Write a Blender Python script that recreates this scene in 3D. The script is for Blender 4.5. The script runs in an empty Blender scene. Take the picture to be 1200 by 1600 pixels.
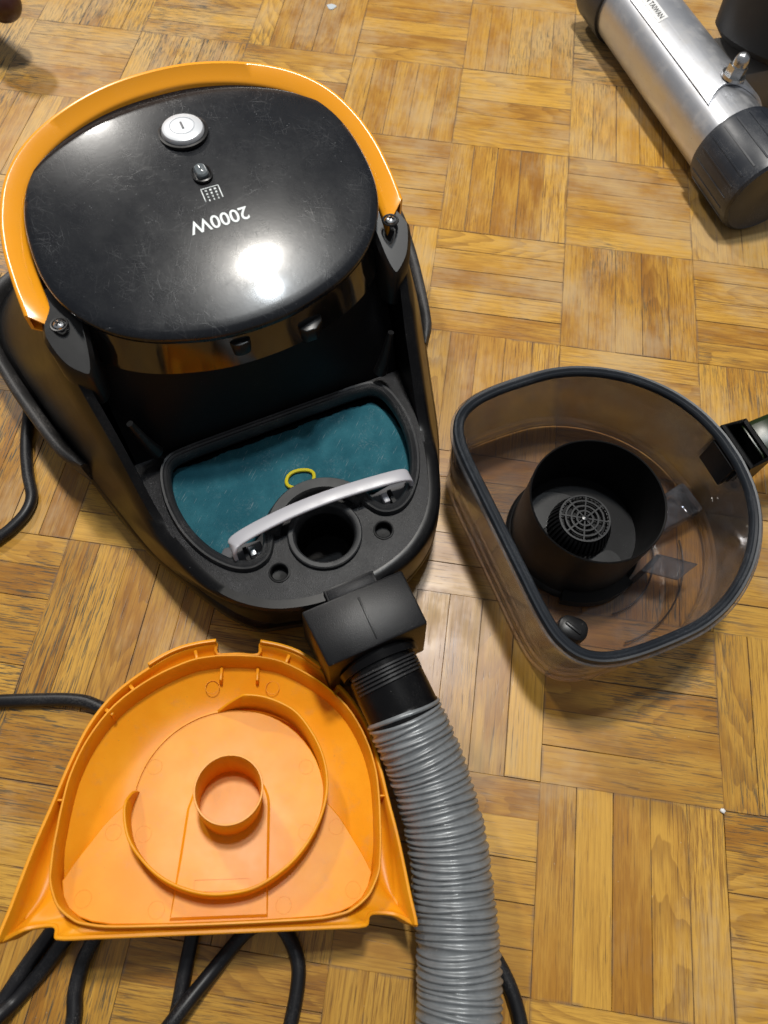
import bpy, bmesh, math, random
from mathutils import Vector, Matrix
C = bpy.context.scene.collection
PI = math.pi
rnd = random.Random(7)

# ------------------------------------------------------------------ camera
CAM_T = Vector((-0.109145, -0.884289, 0.488540))
CAM_R = Matrix(((0.989646, -0.138364, 0.038167), (0.141682, 0.899180, -0.414008), (0.022965, 0.415128, 0.909473)))
cd = bpy.data.cameras.new("camera")
cam = bpy.data.objects.new("camera", cd)
C.objects.link(cam)
cam.matrix_world = Matrix.Translation(CAM_T) @ CAM_R.to_4x4()
cd.sensor_fit = 'VERTICAL'
cd.sensor_height = 24.0
cd.sensor_width = 18.0
cd.lens = 24.0 * 1086.1 / 1600.0
cd.clip_start = 0.01
cd.clip_end = 50
cd.dof.use_dof = True
cd.dof.focus_distance = 0.50
cd.dof.aperture_fstop = 6.5
bpy.context.scene.camera = cam

# ------------------------------------------------------------------ light
w = bpy.data.worlds.new("World")
bpy.context.scene.world = w
w.use_nodes = True
bg = w.node_tree.nodes["Background"]
bg.inputs[0].default_value = (0.92, 0.95, 1.0, 1)
bg.inputs[1].default_value = 0.22


def point_lamp(name, loc, power, radius, col):
    l = bpy.data.lights.new(name, 'POINT')
    l.energy = power
    l.shadow_soft_size = radius
    l.color = col
    o = bpy.data.objects.new(name, l)
    o.location = loc
    C.objects.link(o)
    return o


point_lamp("ceiling_lamp", (-1.45, 1.00, 1.90), 100, 0.10, (1.0, 0.96, 0.90))
point_lamp("ceiling_bulb", (-0.16, -0.06, 2.05), 112, 0.09, (1.0, 0.95, 0.87))
point_lamp("ceiling_bulb", (-0.04, -0.24, 2.05), 38, 0.05, (0.86, 0.94, 1.0))
vs = bpy.context.scene.view_settings
vs.view_transform = 'Standard'
vs.look = 'None'
vs.exposure = 0.10
vs.gamma = 1.0


# ------------------------------------------------------------------ node helpers
class NT:
    def __init__(s, name):
        s.m = bpy.data.materials.new(name)
        s.m.use_nodes = True
        s.t = s.m.node_tree
        s.t.nodes.clear()
        s.out = s.t.nodes.new('ShaderNodeOutputMaterial')

    def put(s, sock, v):
        if isinstance(v, bpy.types.NodeSocket):
            s.t.links.new(v, sock)
        elif v is not None:
            try:
                sock.default_value = v
            except TypeError:
                sock.default_value = tuple(v) + (1.0,)

    def n(s, typ, ins=None, out=0, **props):
        nd = s.t.nodes.new(typ)
        for k, v in props.items():
            setattr(nd, k, v)
        for k, v in (ins or {}).items():
            s.put(nd.inputs[k], v)
        return nd.outputs[out]

    def math(s, op, a, b=None, c=None):
        nd = s.t.nodes.new('ShaderNodeMath')
        nd.operation = op
        for i, v in enumerate((a, b, c)):
            if v is not None:
                s.put(nd.inputs[i], v)
        return nd.outputs[0]

    def vmath(s, op, a, b):
        nd = s.t.nodes.new('ShaderNodeVectorMath')
        nd.operation = op
        s.put(nd.inputs[0], a)
        s.put(nd.inputs[1], b)
        return nd.outputs[0]

    def noise(s, vec, scale, detail=3.0, rough=0.55, dist=0.0):
        return s.n('ShaderNodeTexNoise', {'Vector': vec, 'Scale': scale, 'Detail': detail, 'Roughness': rough, 'Distortion': dist})

    def step(s, v, a, b):
        nd = s.t.nodes.new('ShaderNodeMapRange')
        nd.interpolation_type = 'SMOOTHSTEP'
        s.put(nd.inputs['Value'], v)
        s.put(nd.inputs['From Min'], a)
        s.put(nd.inputs['From Max'], b)
        return nd.outputs[0]

    def mix(s, f, a, b, blend='MIX'):
        nd = s.t.nodes.new('ShaderNodeMix')
        nd.data_type = 'RGBA'
        nd.blend_type = blend
        s.put(nd.inputs[0], f)
        for i, v in ((6, a), (7, b)):
            if isinstance(v, (tuple, list)) and len(v) == 3:
                v = tuple(v) + (1.0,)
            s.put(nd.inputs[i], v)
        return nd.outputs[2]

    def bump(s, h, strength, dist=0.001, normal=None):
        return s.n('ShaderNodeBump', {'Height': h, 'Strength': strength, 'Distance': dist, 'Normal': normal})

    def bsdf(s, **kw):
        nd = s.t.nodes.new('ShaderNodeBsdfPrincipled')
        for k, v in kw.items():
            k = k.replace('_', ' ')
            if isinstance(v, (tuple, list)) and len(v) == 3 and k in ('Base Color', 'Specular Tint', 'Coat Tint'):
                v = tuple(v) + (1.0,)
            s.put(nd.inputs[k], v)
        s.t.links.new(nd.outputs[0], s.out.inputs[0])
        return nd

    def obj(s):
        return s.n('ShaderNodeTexCoord', out=3)


def dusty(name, col, rough, dust=0.25, dustcol=(0.22, 0.21, 0.2), grain=0.0, coat=0.0, coatr=0.05, spec=0.5, speck=0.5, scr=0.0):
    """plastic with uneven gloss, dust patches, specks and fine scratches"""
    s = NT(name)
    P = s.obj()
    big = s.noise(P, 28, 4, 0.65)
    fine = s.noise(P, 900, 2, 0.6)
    d = s.math('MULTIPLY', s.step(big, 0.45, 0.75), s.step(fine, 0.42, 0.75))
    d = s.math('MULTIPLY', d, dust)
    d = s.math('MAXIMUM', d, s.math('MULTIPLY', s.math('MULTIPLY', s.step(s.noise(P, 1900, 2, 0.7), 0.56, 0.64), s.step(s.noise(P, 33, 4, 0.6), 0.47, 0.62)), min(0.9, dust * 1.6)))
    vor = s.n('ShaderNodeTexVoronoi', {'Vector': P, 'Scale': 420.0, 'Randomness': 1.0})
    sp = s.math('MULTIPLY', s.step(s.math('SUBTRACT', 1.0, vor), 0.86, 0.93), s.step(s.noise(P, 130, 1), 0.55, 0.66))
    d = s.math('MAXIMUM', d, s.math('MULTIPLY', sp, speck))
    if scr:
        sc = None
        for i, (ang, a, b) in enumerate(((0.5, 45, 2600), (1.3, 60, 2200), (2.4, 40, 3000), (-0.4, 70, 2000), (0.05, 50, 2700), (1.9, 55, 2400))):
            ro = s.n('ShaderNodeVectorRotate', {'Vector': P, 'Angle': ang}, rotation_type='Z_AXIS')
            mp = s.vmath('ADD', s.vmath('MULTIPLY', ro, (a, b, 1.0)), (i * 3.1, i * 7.7, i * 1.3))
            ln = s.step(s.noise(mp, 1.0, 2, 0.6), 0.66, 0.72)
            sc = ln if sc is None else s.math('MAXIMUM', sc, ln)
        sc = s.math('MULTIPLY', sc, s.step(s.noise(P, 40, 2), 0.42, 0.68))
        d = s.math('MAXIMUM', d, s.math('MULTIPLY', sc, scr))
    c = s.mix(d, col, dustcol)
    r = s.math('ADD', s.math('MULTIPLY', s.noise(P, 60, 4, 0.7), 0.16), s.math('ADD', rough - 0.07, s.math('MULTIPLY', d, 0.5)))
    nrm = None
    if grain:
        nrm = s.bump(s.noise(P, 1500, 2, 0.6), grain, 0.0004)
    elif scr:
        nrm = s.bump(s.math('ADD', sc, s.math('MULTIPLY', s.noise(P, 420, 3, 0.7), 0.7)), 0.10, 0.0003)
    s.bsdf(Base_Color=c, Roughness=r, Normal=nrm, Coat_Weight=coat, Coat_Roughness=coatr, Specular_IOR_Level=spec)
    return s.m


def clear(name, tint, milk=0.05, milkcol=(0.4, 0.37, 0.34), rough=0.03):
    s = NT(name)
    P = s.obj()
    lw = s.n('ShaderNodeFresnel', {'IOR': 1.5})
    smear = s.math('MULTIPLY', s.step(s.noise(P, 22, 5, 0.7), 0.42, 0.8), milk * 2)
    tr = s.n('ShaderNodeBsdfTransparent', {'Color': tuple(tint) + (1,)})
    df = s.n('ShaderNodeBsdfDiffuse', {'Color': tuple(milkcol) + (1,)})
    mn = s.n('ShaderNodeMixShader', {0: s.math('ADD', smear, milk * 0.5), 1: tr, 2: df})
    gl = s.n('ShaderNodeBsdfGlossy', {'Color': (1, 1, 1, 1), 'Roughness': s.math('ADD', rough, s.math('MULTIPLY', smear, 0.6))})
    m2 = s.n('ShaderNodeMixShader', {0: s.math('MULTIPLY', lw, 0.9), 1: mn, 2: gl})
    s.t.links.new(m2, s.out.inputs[0])
    return s.m


def wood(name, joined):
    """varnished oak finger parquet; grain runs along local X (or the attribute 'co' on the joined field)"""
    s = NT(name)
    if joined:
        P = s.n('ShaderNodeAttribute', out=1, attribute_name='co')
        r = s.n('ShaderNodeAttribute', out=2, attribute_name='rv')
    else:
        P = s.obj()
        r = s.n('ShaderNodeObjectInfo', out=5)
    W = s.n('ShaderNodeNewGeometry', out=0)
    r2 = s.math('FRACT', s.math('MULTIPLY', r, 57.31))
    r3 = s.math('FRACT', s.math('MULTIPLY', r, 191.7))
    r4 = s.math('FRACT', s.math('MULTIPLY', r, 733.3))
    off = s.n('ShaderNodeCombineXYZ', {0: s.math('MULTIPLY', r, 13.0), 1: s.math('MULTIPLY', r2, 9.0), 2: s.math('MULTIPLY', r3, 5.0)})
    Q = s.vmath('ADD', P, off)
    # growth rings: a distance field stretched along the grain, warped; cathedral figure on some strips
    warp = s.noise(s.vmath('MULTIPLY', Q, (9.0, 34.0, 1.0)), 1.0, 3, 0.5)
    sx = s.n('ShaderNodeSeparateXYZ', {0: P}, out=0)
    sy = s.n('ShaderNodeSeparateXYZ', {0: P}, out=1)
    sy = s.math('ADD', sy, s.math('MULTIPLY', s.math('SUBTRACT', r4, 0.5), 0.03))
    sx = s.math('ADD', sx, s.math('MULTIPLY', s.math('SUBTRACT', r2, 0.5), 0.12))
    cath = s.math('MULTIPLY', s.step(r3, 0.62, 0.8), 1.0)
    par = s.math('ADD', s.math('MULTIPLY', s.math('MULTIPLY', sy, sy), 900.0), s.math('MULTIPLY', sx, 9.0))
    lin = s.math('MULTIPLY', sy, s.math('ADD', 38.0, s.math('MULTIPLY', r2, 45.0)))
    fld = s.math('ADD', s.math('MULTIPLY', par, cath), s.math('MULTIPLY', lin, s.math('SUBTRACT', 1.0, cath)))
    fld = s.math('ADD', s.math('MULTIPLY', fld, s.math('SUBTRACT', 5.0, s.math('MULTIPLY', cath, 1.8))), s.math('MULTIPLY', warp, s.math('ADD', 3.0, s.math('MULTIPLY', cath, 3.0))))
    ring = s.math('FRACT', fld)
    ring = s.math('MULTIPLY', s.step(ring, 0.25, 0.95), s.step(s.math('SUBTRACT', 1.0, ring), 0.0, 0.06))
    # pores: dark dashes and fine streaks along the grain, denser on some strips
    po1 = s.step(s.noise(s.vmath('MULTIPLY', Q, (30.0, 1000.0, 1.0)), 1.0, 3, 0.65), 0.50, 0.62)
    po2 = s.step(s.noise(s.vmath('MULTIPLY', Q, (95.0, 1500.0, 1.0)), 1.0, 2, 0.6), 0.52, 0.68)
    po3 = s.step(s.noise(s.vmath('MULTIPLY', Q, (42.0, 980.0, 1.0)), 1.0, 2, 0.5), 0.60, 0.68)
    area = s.step(s.noise(s.vmath('MULTIPLY', Q, (14.0, 60.0, 1.0)), 1.0, 3, 0.6), 0.34, 0.62)
    dens = s.math('ADD', 0.27, s.math('MULTIPLY', r4, 0.60))
    streak = s.math('MULTIPLY', s.math('MAXIMUM', po1, s.math('MULTIPLY', po2, 0.7)), s.math('MULTIPLY', dens, s.math('ADD', 0.45, s.math('MULTIPLY', area, 0.55))))
    pore = s.math('MULTIPLY', po3, s.math('MULTIPLY', s.math('ADD', 0.15, s.math('MULTIPLY', ring, 0.6)), s.math('ADD', 0.5, s.math('MULTIPLY', area, 0.5))))
    cloud = s.noise(s.vmath('MULTIPLY', Q, (16.0, 75.0, 1.0)), 1.0, 4, 0.6)
    a = s.mix(s.step(r, 0.05, 0.95), (0.365, 0.1605, 0.0160), (0.575, 0.3103, 0.0470))
    a = s.mix(s.math('MULTIPLY', s.step(r2, 0.65, 0.95), 0.8), a, (0.30, 0.1263, 0.0140))
    a = s.mix(s.math('MULTIPLY', s.step(cloud, 0.38, 0.66), 0.55), a, (0.60, 0.3371, 0.0550))
    a = s.mix(s.math('MULTIPLY', s.step(cloud, 0.52, 0.30), 0.25), a, (0.27, 0.1124, 0.0120))
    a = s.mix(s.math('MULTIPLY', ring, s.math('ADD', 0.16, s.math('MULTIPLY', cath, 0.28))), a, (0.20, 0.080, 0.012))
    a = s.mix(streak, a, (0.17, 0.066, 0.011))
    a = s.mix(pore, a, (0.055, 0.028, 0.012))
    # worn, greyed varnish: a walked-on area plus the far floor's pale sheen painted in as a gradient, streaky along the grain, and dark dirt in the pores
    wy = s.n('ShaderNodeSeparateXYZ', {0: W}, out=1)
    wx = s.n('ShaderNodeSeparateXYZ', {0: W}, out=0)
    walk_sheen = s.math('ADD', s.math('MULTIPLY', s.step(wy, -0.75, -0.15), 0.13), s.math('MULTIPLY', s.step(wx, -0.25, 0.10), 0.05))
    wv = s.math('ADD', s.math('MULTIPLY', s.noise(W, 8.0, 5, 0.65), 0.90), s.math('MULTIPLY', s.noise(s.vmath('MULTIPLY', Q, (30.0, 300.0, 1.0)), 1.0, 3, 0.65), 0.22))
    wn = s.step(s.math('ADD', wv, walk_sheen), 0.60, 0.84)
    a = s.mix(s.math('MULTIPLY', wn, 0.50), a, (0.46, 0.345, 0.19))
    gr = s.math('MULTIPLY', s.step(s.math('SUBTRACT', s.noise(W, 5.2, 3, 0.5), s.math('MULTIPLY', s.step(wx, -0.42, -0.1), 0.12)), 0.38, 0.56), s.step(s.noise(s.vmath('MULTIPLY', Q, (52.0, 950.0, 1.0)), 1.0, 3, 0.65), 0.52, 0.59))
    a = s.mix(s.math('MULTIPLY', gr, 0.85), a, (0.032, 0.044, 0.038))
    sp = s.step(s.noise(W, 420, 1), 0.77, 0.80)
    a = s.mix(s.math('MULTIPLY', sp, 0.2), a, (0.7, 0.62, 0.5))
    # grime gathered along the edges of the strip
    ex = s.math('ABSOLUTE', s.n('ShaderNodeSeparateXYZ', {0: P}, out=0))
    ey = s.math('ABSOLUTE', s.n('ShaderNodeSeparateXYZ', {0: P}, out=1))
    ed = s.math('MAXIMUM', s.step(s.math('ADD', ex, s.math('MULTIPLY', warp, 0.001)), 0.0585, 0.0602), s.step(ey, 0.0110, 0.0118))
    a = s.mix(s.math('MULTIPLY', ed, s.math('MULTIPLY', s.step(s.noise(W, 55, 3), 0.38, 0.62), 0.55)), a, (0.15, 0.105, 0.075))
    h = s.math('SUBTRACT', s.math('MULTIPLY', s.noise(W, 24, 2), 0.6), s.math('MULTIPLY', pore, 0.5))
    nrm = s.bump(h, 0.16, 0.0008)
    rg = s.math('ADD', 0.26, s.math('ADD', s.math('MULTIPLY', wn, 0.22), s.math('MULTIPLY', s.noise(W, 30, 4, 0.7), 0.16)))
    s.bsdf(Base_Color=a, Roughness=rg, Normal=nrm, Specular_IOR_Level=0.5)
    return s.m


def plain(name, col, rough=0.5, metal=0.0, **kw):
    s = NT(name)
    P = s.obj()
    c = s.mix(s.math('MULTIPLY', s.noise(P, 80, 3), 0.25), col, tuple(x * 0.7 for x in col))
    s.bsdf(Base_Color=c, Roughness=s.math('ADD', rough - 0.06, s.math('MULTIPLY', s.noise(P, 140, 3), 0.12)), Metallic=metal, **kw)
    return s.m


M = {}
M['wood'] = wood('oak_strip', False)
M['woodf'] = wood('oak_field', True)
M['gap'] = plain('joint_dirt', (0.22, 0.14, 0.08), 0.9)
M['black'] = dusty('black_plastic', (0.006, 0.006, 0.0065), 0.34, dust=0.05, speck=0.35, spec=0.35)
M['gloss'] = dusty('gloss_black', (0.0035, 0.0035, 0.004), 0.30, dust=0.06, speck=0.3, spec=0.17)
M['lid'] = dusty('lid_black', (0.004, 0.005, 0.0075), 0.27, spec=0.25, dust=0.07, dustcol=(0.16, 0.165, 0.175), coat=0.38, coatr=0.105, speck=0.8, scr=0.30)
M['port'] = dusty('port_black', (0.003, 0.003, 0.004), 0.34, dust=0.06, grain=0.3, speck=0.4, spec=0.25)
M['mirror'] = dusty('skirt_black', (0.004, 0.004, 0.004), 0.09, dust=0.02, speck=0.2, spec=0.9)
M['shelf'] = dusty('shelf_black', (0.0035, 0.0035, 0.005), 0.38, spec=0.17, dust=0.24, dustcol=(0.20, 0.20, 0.21), grain=0.35, speck=0.7)
M['cavity'] = dusty('cavity_black', (0.003, 0.003, 0.0035), 0.5, dust=0.05, dustcol=(0.12, 0.12, 0.13), speck=0.4, spec=0.2)
M['rubber'] = dusty('grey_rubber', (0.014, 0.0145, 0.016), 0.55, dust=0.5, dustcol=(0.16, 0.155, 0.15), speck=0.6)
M['tread'] = dusty('bumper_rubber', (0.016, 0.015, 0.015), 0.5, dust=0.85, dustcol=(0.17, 0.155, 0.145), grain=0.3)
M['gasket'] = dusty('gasket_rubber', (0.012, 0.015, 0.02), 0.36, dust=0.35, dustcol=(0.14, 0.15, 0.165), speck=0.5)
M['amber'] = dusty('amber_plastic', (0.86, 0.335, 0.012), 0.22, dust=0.04, dustcol=(0.8, 0.6, 0.35), speck=0.1, spec=0.5)
M['silver'] = plain('silver_paint', (0.60, 0.62, 0.65), 0.42, 0.25)
M['chrome'] = plain('screw_steel', (0.55, 0.56, 0.57), 0.28, 1.0)
M['smokebtn'] = plain('grey_button', (0.10, 0.115, 0.125), 0.2, 0.0, Coat_Weight=0.8)
M['ink'] = plain('white_ink', (0.72, 0.76, 0.76), 0.5)
M['white'] = dusty('white_plastic', (0.43, 0.42, 0.45), 0.35, dust=0.12, dustcol=(0.52, 0.36, 0.33), speck=0.15)
M['greyp'] = dusty('grey_plastic', (0.10, 0.10, 0.108), 0.5, dust=0.5)
M['grip'] = dusty('grip_black', (0.012, 0.012, 0.013), 0.4, dust=0.15)
M['yellow'] = plain('yellow_loop', (0.62, 0.52, 0.01), 0.45)
M['cord'] = dusty('cord_rubber', (0.007, 0.007, 0.0085), 0.40, spec=0.35, dust=0.2, speck=0.3)
M['bincyl'] = dusty('cylinder_black', (0.003, 0.0028, 0.003), 0.40, spec=0.3, dust=0.04, dustcol=(0.14, 0.12, 0.11), speck=0.35)
M['grille'] = dusty('grille_grey', (0.012, 0.0125, 0.0135), 0.30, dust=0.12)
M['clear'] = clear('smoked_clear', (0.82, 0.805, 0.80), 0.17, (0.25, 0.255, 0.27))
M['clearb'] = clear('smoked_clear_floor', (0.82, 0.78, 0.75), 0.08, (0.26, 0.265, 0.28))
M['clearg'] = clear('smoked_clear_tab', (0.62, 0.62, 0.64), 0.16, (0.16, 0.16, 0.175))
M['green'] = plain('green_black_gloss', (0.012, 0.022, 0.006), 0.25, Specular_IOR_Level=0.15)
M['steel'] = None
M['cap'] = dusty('cap_black', (0.016, 0.019, 0.026), 0.36, dust=0.35, dustcol=(0.2, 0.2, 0.2))
M['darksteel'] = dusty('post_black', (0.006, 0.005, 0.0045), 0.5, dust=0.05, speck=0.1)
M['bracket'] = dusty('bracket_grey', (0.16, 0.15, 0.14), 0.45, dust=0.4, dustcol=(0.3, 0.28, 0.25))
M['darkwood'] = plain('dark_red_wood', (0.045, 0.014, 0.010), 0.35)
M['sticker'] = plain('white_sticker', (0.75, 0.75, 0.74), 0.5)
M['print'] = plain('black_print', (0.02, 0.02, 0.02), 0.6)
M['paint'] = plain('pale_blue_paint', (0.48, 0.52, 0.55), 0.55)


def orange_mat():
    s = NT('orange_plastic')
    P = s.obj()
    n1 = s.noise(P, 35, 4, 0.6)
    c = s.mix(s.step(n1, 0.3, 0.75), (0.72, 0.268, 0.006), (0.77, 0.315, 0.012))
    st = s.math('MULTIPLY', s.step(s.noise(P, 55, 6, 0.75), 0.52, 0.72), 0.32)
    c = s.mix(st, c, (0.50, 0.23, 0.08))
    spk = s.math('MULTIPLY', s.step(s.noise(P, 700, 1), 0.74, 0.79), 0.35)
    c = s.mix(spk, c, (0.35, 0.16, 0.05))
    s.bsdf(Base_Color=c, Roughness=s.math('ADD', 0.26, s.math('MULTIPLY', s.noise(P, 50, 4), 0.16)), Specular_IOR_Level=0.16, Subsurface_Weight=0.04,
           Subsurface_Radius=(0.004, 0.002, 0.0006), Subsurface_Scale=1.0, Normal=s.bump(s.noise(P, 260, 2), 0.03, 0.0003))
    return s.m


def steel_mat(name, col, rough):
    s = NT(name)
    P = s.obj()
    st = s.noise(s.vmath('MULTIPLY', P, (6.0, 900.0, 900.0)), 1.0, 2)
    du = s.math('MULTIPLY', s.step(s.noise(P, 30, 4, 0.7), 0.45, 0.75), 0.4)
    c = s.mix(du, col, (0.40, 0.37, 0.33))
    sp = s.step(s.noise(P, 330, 2), 0.70, 0.76)
    c = s.mix(s.math('MULTIPLY', sp, 0.4), c, (0.15, 0.13, 0.11))
    s.bsdf(Base_Color=c, Metallic=s.math('SUBTRACT', 0.9, du), Roughness=s.math('ADD', rough, s.math('MULTIPLY', st, 0.12)))
    return s.m


def foam_mat():
    s = NT('teal_foam')
    P = s.obj()
    n = s.noise(P, 1400, 3, 0.7)
    b = s.noise(P, 45, 4, 0.6)
    c = s.mix(s.step(b, 0.35, 0.7), (0.016, 0.095, 0.128), (0.030, 0.140, 0.178))
    c = s.mix(s.math('MULTIPLY', s.step(n, 0.5, 0.75), 0.4), c, (0.004, 0.035, 0.05))
    d = s.math('MULTIPLY', s.step(s.noise(P, 60, 4, 0.7), 0.48, 0.75), s.step(s.noise(P, 800, 2), 0.45, 0.7))
    c = s.mix(s.math('MULTIPLY', d, 0.45), c, (0.17, 0.25, 0.28))
    fib = s.step(s.noise(s.vmath('MULTIPLY', s.n('ShaderNodeVectorRotate', {'Vector': P, 'Angle': 0.8}, rotation_type='Z_AXIS'), (90, 1500, 1)), 1.0, 2), 0.66, 0.72)
    c = s.mix(s.math('MULTIPLY', fib, 0.5), c, (0.3, 0.36, 0.38))
    s.bsdf(Base_Color=c, Roughness=0.9, Normal=s.bump(n, 0.6, 0.001), Specular_IOR_Level=0.2)
    return s.m


def hose_mat():
    s = NT('grey_hose')
    P = s.obj()
    n = s.noise(P, 90, 4, 0.7)
    c = s.mix(s.step(n, 0.3, 0.75), (0.17, 0.182, 0.190), (0.225, 0.238, 0.248))
    sp = s.step(s.noise(P, 520, 2), 0.70, 0.75)
    c = s.mix(s.math('MULTIPLY', sp, 0.5), c, (0.40, 0.40, 0.39))
    c = s.mix(s.math('MULTIPLY', s.step(s.noise(P, 38, 4, 0.7), 0.5, 0.72), 0.4), c, (0.10, 0.10, 0.098))
    s.bsdf(Base_Color=c, Roughness=s.math('ADD', 0.27, s.math('MULTIPLY', n, 0.16)), Metallic=0.25, Specular_IOR_Level=0.6)
    return s.m


M['orange'] = orange_mat()
M['steel'] = steel_mat('brushed_steel', (0.56, 0.57, 0.60), 0.27)
M['sleeve'] = steel_mat('sleeve_steel', (0.52, 0.53, 0.56), 0.34)
M['foam'] = foam_mat()
M['hose'] = hose_mat()


# ------------------------------------------------------------------ object helpers
def empty(name, label, cat, loc=(0, 0, 0), rotz=0.0, matrix=None, group=None):
    o = bpy.data.objects.new(name, None)
    C.objects.link(o)
    if matrix is not None:
        o.matrix_world = matrix
    else:
        o.location = loc
        o.rotation_euler = (0, 0, rotz)
    o.empty_display_size = 0.02
    o['label'] = label
    o['category'] = cat
    if group:
        o['group'] = group
    return o


def link(name, me, mat, parent=None, label=None):
    o = bpy.data.objects.new(name, me)
    C.objects.link(o)
    if mat is not None:
        me.materials.append(mat)
    if parent is not None:
        o.parent = parent
    if label:
        o['label'] = label
    return o


def finish(name, bm, mat, parent=None, label=None, smooth=38, bevel=0.0, seg=2, fn=None):
    bmesh.ops.remove_doubles(bm, verts=bm.verts, dist=1e-6)
    bmesh.ops.recalc_face_normals(bm, faces=bm.faces)
    if bevel:
        ed = [e for e in bm.edges if len(e.link_faces) == 2 and e.calc_face_angle(0) > math.radians(35)]
        bmesh.ops.bevel(bm, geom=ed, offset=bevel, segments=seg, affect='EDGES', clamp_overlap=True, profile=0.5)
    if fn:
        for v in bm.verts:
            v.co = fn(v.co)
    me = bpy.data.meshes.new(name)
    bm.to_mesh(me)
    bm.free()
    for p in me.polygons:
        p.use_smooth = True
    me.set_sharp_from_angle(angle=math.radians(smooth))
    return link(name, me, mat, parent, label)


def smooth(pts, n, closed=True):
    """Catmull-Rom through pts, n points per span"""
    P = [Vector(p) for p in pts]
    out = []
    N = len(P)
    for i in range(N if closed else N - 1):
        g = (lambda k: P[k % N]) if closed else (lambda k: P[max(0, min(N - 1, k))])
        p0, p1, p2, p3 = g(i - 1), g(i), g(i + 1), g(i + 2)
        for j in range(n):
            t = j / n
            out.append(0.5 * ((2 * p1) + (p2 - p0) * t + (2 * p0 - 5 * p1 + 4 * p2 - p3) * t * t + (3 * p1 - p0 - 3 * p2 + p3) * t ** 3))
    if not closed:
        out.append(P[-1].copy())
    return out


def resample(pts, n, closed=True):
    P = [Vector(p) for p in pts]
    if closed:
        P = P + [P[0]]
    L = [0.0]
    for a, b in zip(P, P[1:]):
        L.append(L[-1] + (b - a).length)
    out = []
    k = 0
    for i in range(n):
        s = L[-1] * i / (n if closed else n - 1)
        while k < len(P) - 2 and L[k + 1] < s:
            k += 1
        d = L[k + 1] - L[k]
        out.append(P[k].lerp(P[k + 1], (s - L[k]) / d if d > 0 else 0))
    return out


def mirror(half):
    """half outline (x, y>=0) from y=0 at one end to y=0 at the other -> closed loop"""
    h = [Vector((p[0], p[1])) for p in half]
    return h + [Vector((p[0], -p[1])) for p in reversed(h) if abs(p[1]) > 1e-6]


def inset(pts, d):
    """offset a closed 2D loop inwards by d (whatever its direction)"""
    P = [Vector((p[0], p[1])) for p in pts]
    N = len(P)
    area = sum(P[i].x * P[(i + 1) % N].y - P[(i + 1) % N].x * P[i].y for i in range(N))
    sg = 1 if area > 0 else -1
    out = []
    for i in range(N):
        t = P[(i + 1) % N] - P[i - 1]
        if t.length < 1e-9:
            t = Vector((1, 0))
        t.normalize()
        out.append(P[i] + Vector((-t.y, t.x)) * d * sg)
    return out


def loft(bm, rings, closed=True, cap0=False, cap1=False, wrap=False):
    R = [[bm.verts.new(Vector(p) if len(p) == 3 else Vector((p[0], p[1], 0))) for p in r] for r in rings]
    n = len(R[0])
    rr = R + [R[0]] if wrap else R
    for a, b in zip(rr, rr[1:]):
        for i in range(n if closed else n - 1):
            j = (i + 1) % n
            try:
                bm.faces.new((a[i], a[j], b[j], b[i]))
            except ValueError:
                pass
    if cap0:
        bm.faces.new(R[0][::-1])
    if cap1:
        bm.faces.new(R[-1])
    return R


def at(loop, z):
    return [(p[0], p[1], z) for p in loop]


def prism(loop, z0, z1, bm=None):
    bm = bm or bmesh.new()
    loft(bm, [at(loop, z0), at(loop, z1)], cap0=True, cap1=True)
    return bm


def wall(loop_out, loop_in, z0, z1, bm=None):
    """a closed ring with thickness"""
    bm = bm or bmesh.new()
    loft(bm, [at(loop_out, z0), at(loop_out, z1), at(loop_in, z1), at(loop_in, z0)], wrap=True)
    return bm


def circle(r, n=48, c=(0, 0), ph=0.0, ry=None):
    return [Vector((c[0] + r * math.cos(ph + 2 * PI * i / n), c[1] + (ry or r) * math.sin(ph + 2 * PI * i / n))) for i in range(n)]


def lathe(prof, n=48, c=(0, 0), bm=None, closed=False):
    bm = bm or bmesh.new()
    rings = []
    for r, z in prof:
        rings.append([(c[0] + max(r, 1e-5) * math.cos(2 * PI * i / n), c[1] + max(r, 1e-5) * math.sin(2 * PI * i / n), z) for i in range(n)])
    loft(bm, rings, wrap=closed)
    return bm


def box(bm, c, s, rot=0.0, mat4=None):
    m = mat4 or (Matrix.Translation(c) @ Matrix.Rotation(rot, 4, 'Z'))
    bmesh.ops.create_cube(bm, size=1.0, matrix=m @ Matrix.Diagonal((s[0], s[1], s[2], 1)))
    return bm


def frames(path):
    """parallel-transport frames along a polyline"""
    n = len(path)
    T = [(path[min(i + 1, n - 1)] - path[max(i - 1, 0)]).normalized() for i in range(n)]
    up = Vector((0, 0, 1)) if abs(T[0].z) < 0.9 else Vector((1, 0, 0))
    u = (up - T[0] * up.dot(T[0])).normalized()
    F = []
    for i in range(n):
        u = (u - T[i] * u.dot(T[i])).normalized()
        F.append((T[i], u, T[i].cross(u)))
    return F


def tube(path, r, n=16, caps=True, bm=None):
    bm = bm or bmesh.new()
    path = [Vector(p) for p in path]
    rings = []
    for i, (p, (t, u, v)) in enumerate(zip(path, frames(path))):
        rr = r(i) if callable(r) else r
        rings.append([p + (u * math.cos(2 * PI * k / n) + v * math.sin(2 * PI * k / n)) * rr for k in range(n)])
    loft(bm, rings, cap0=caps, cap1=caps)
    return bm


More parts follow.
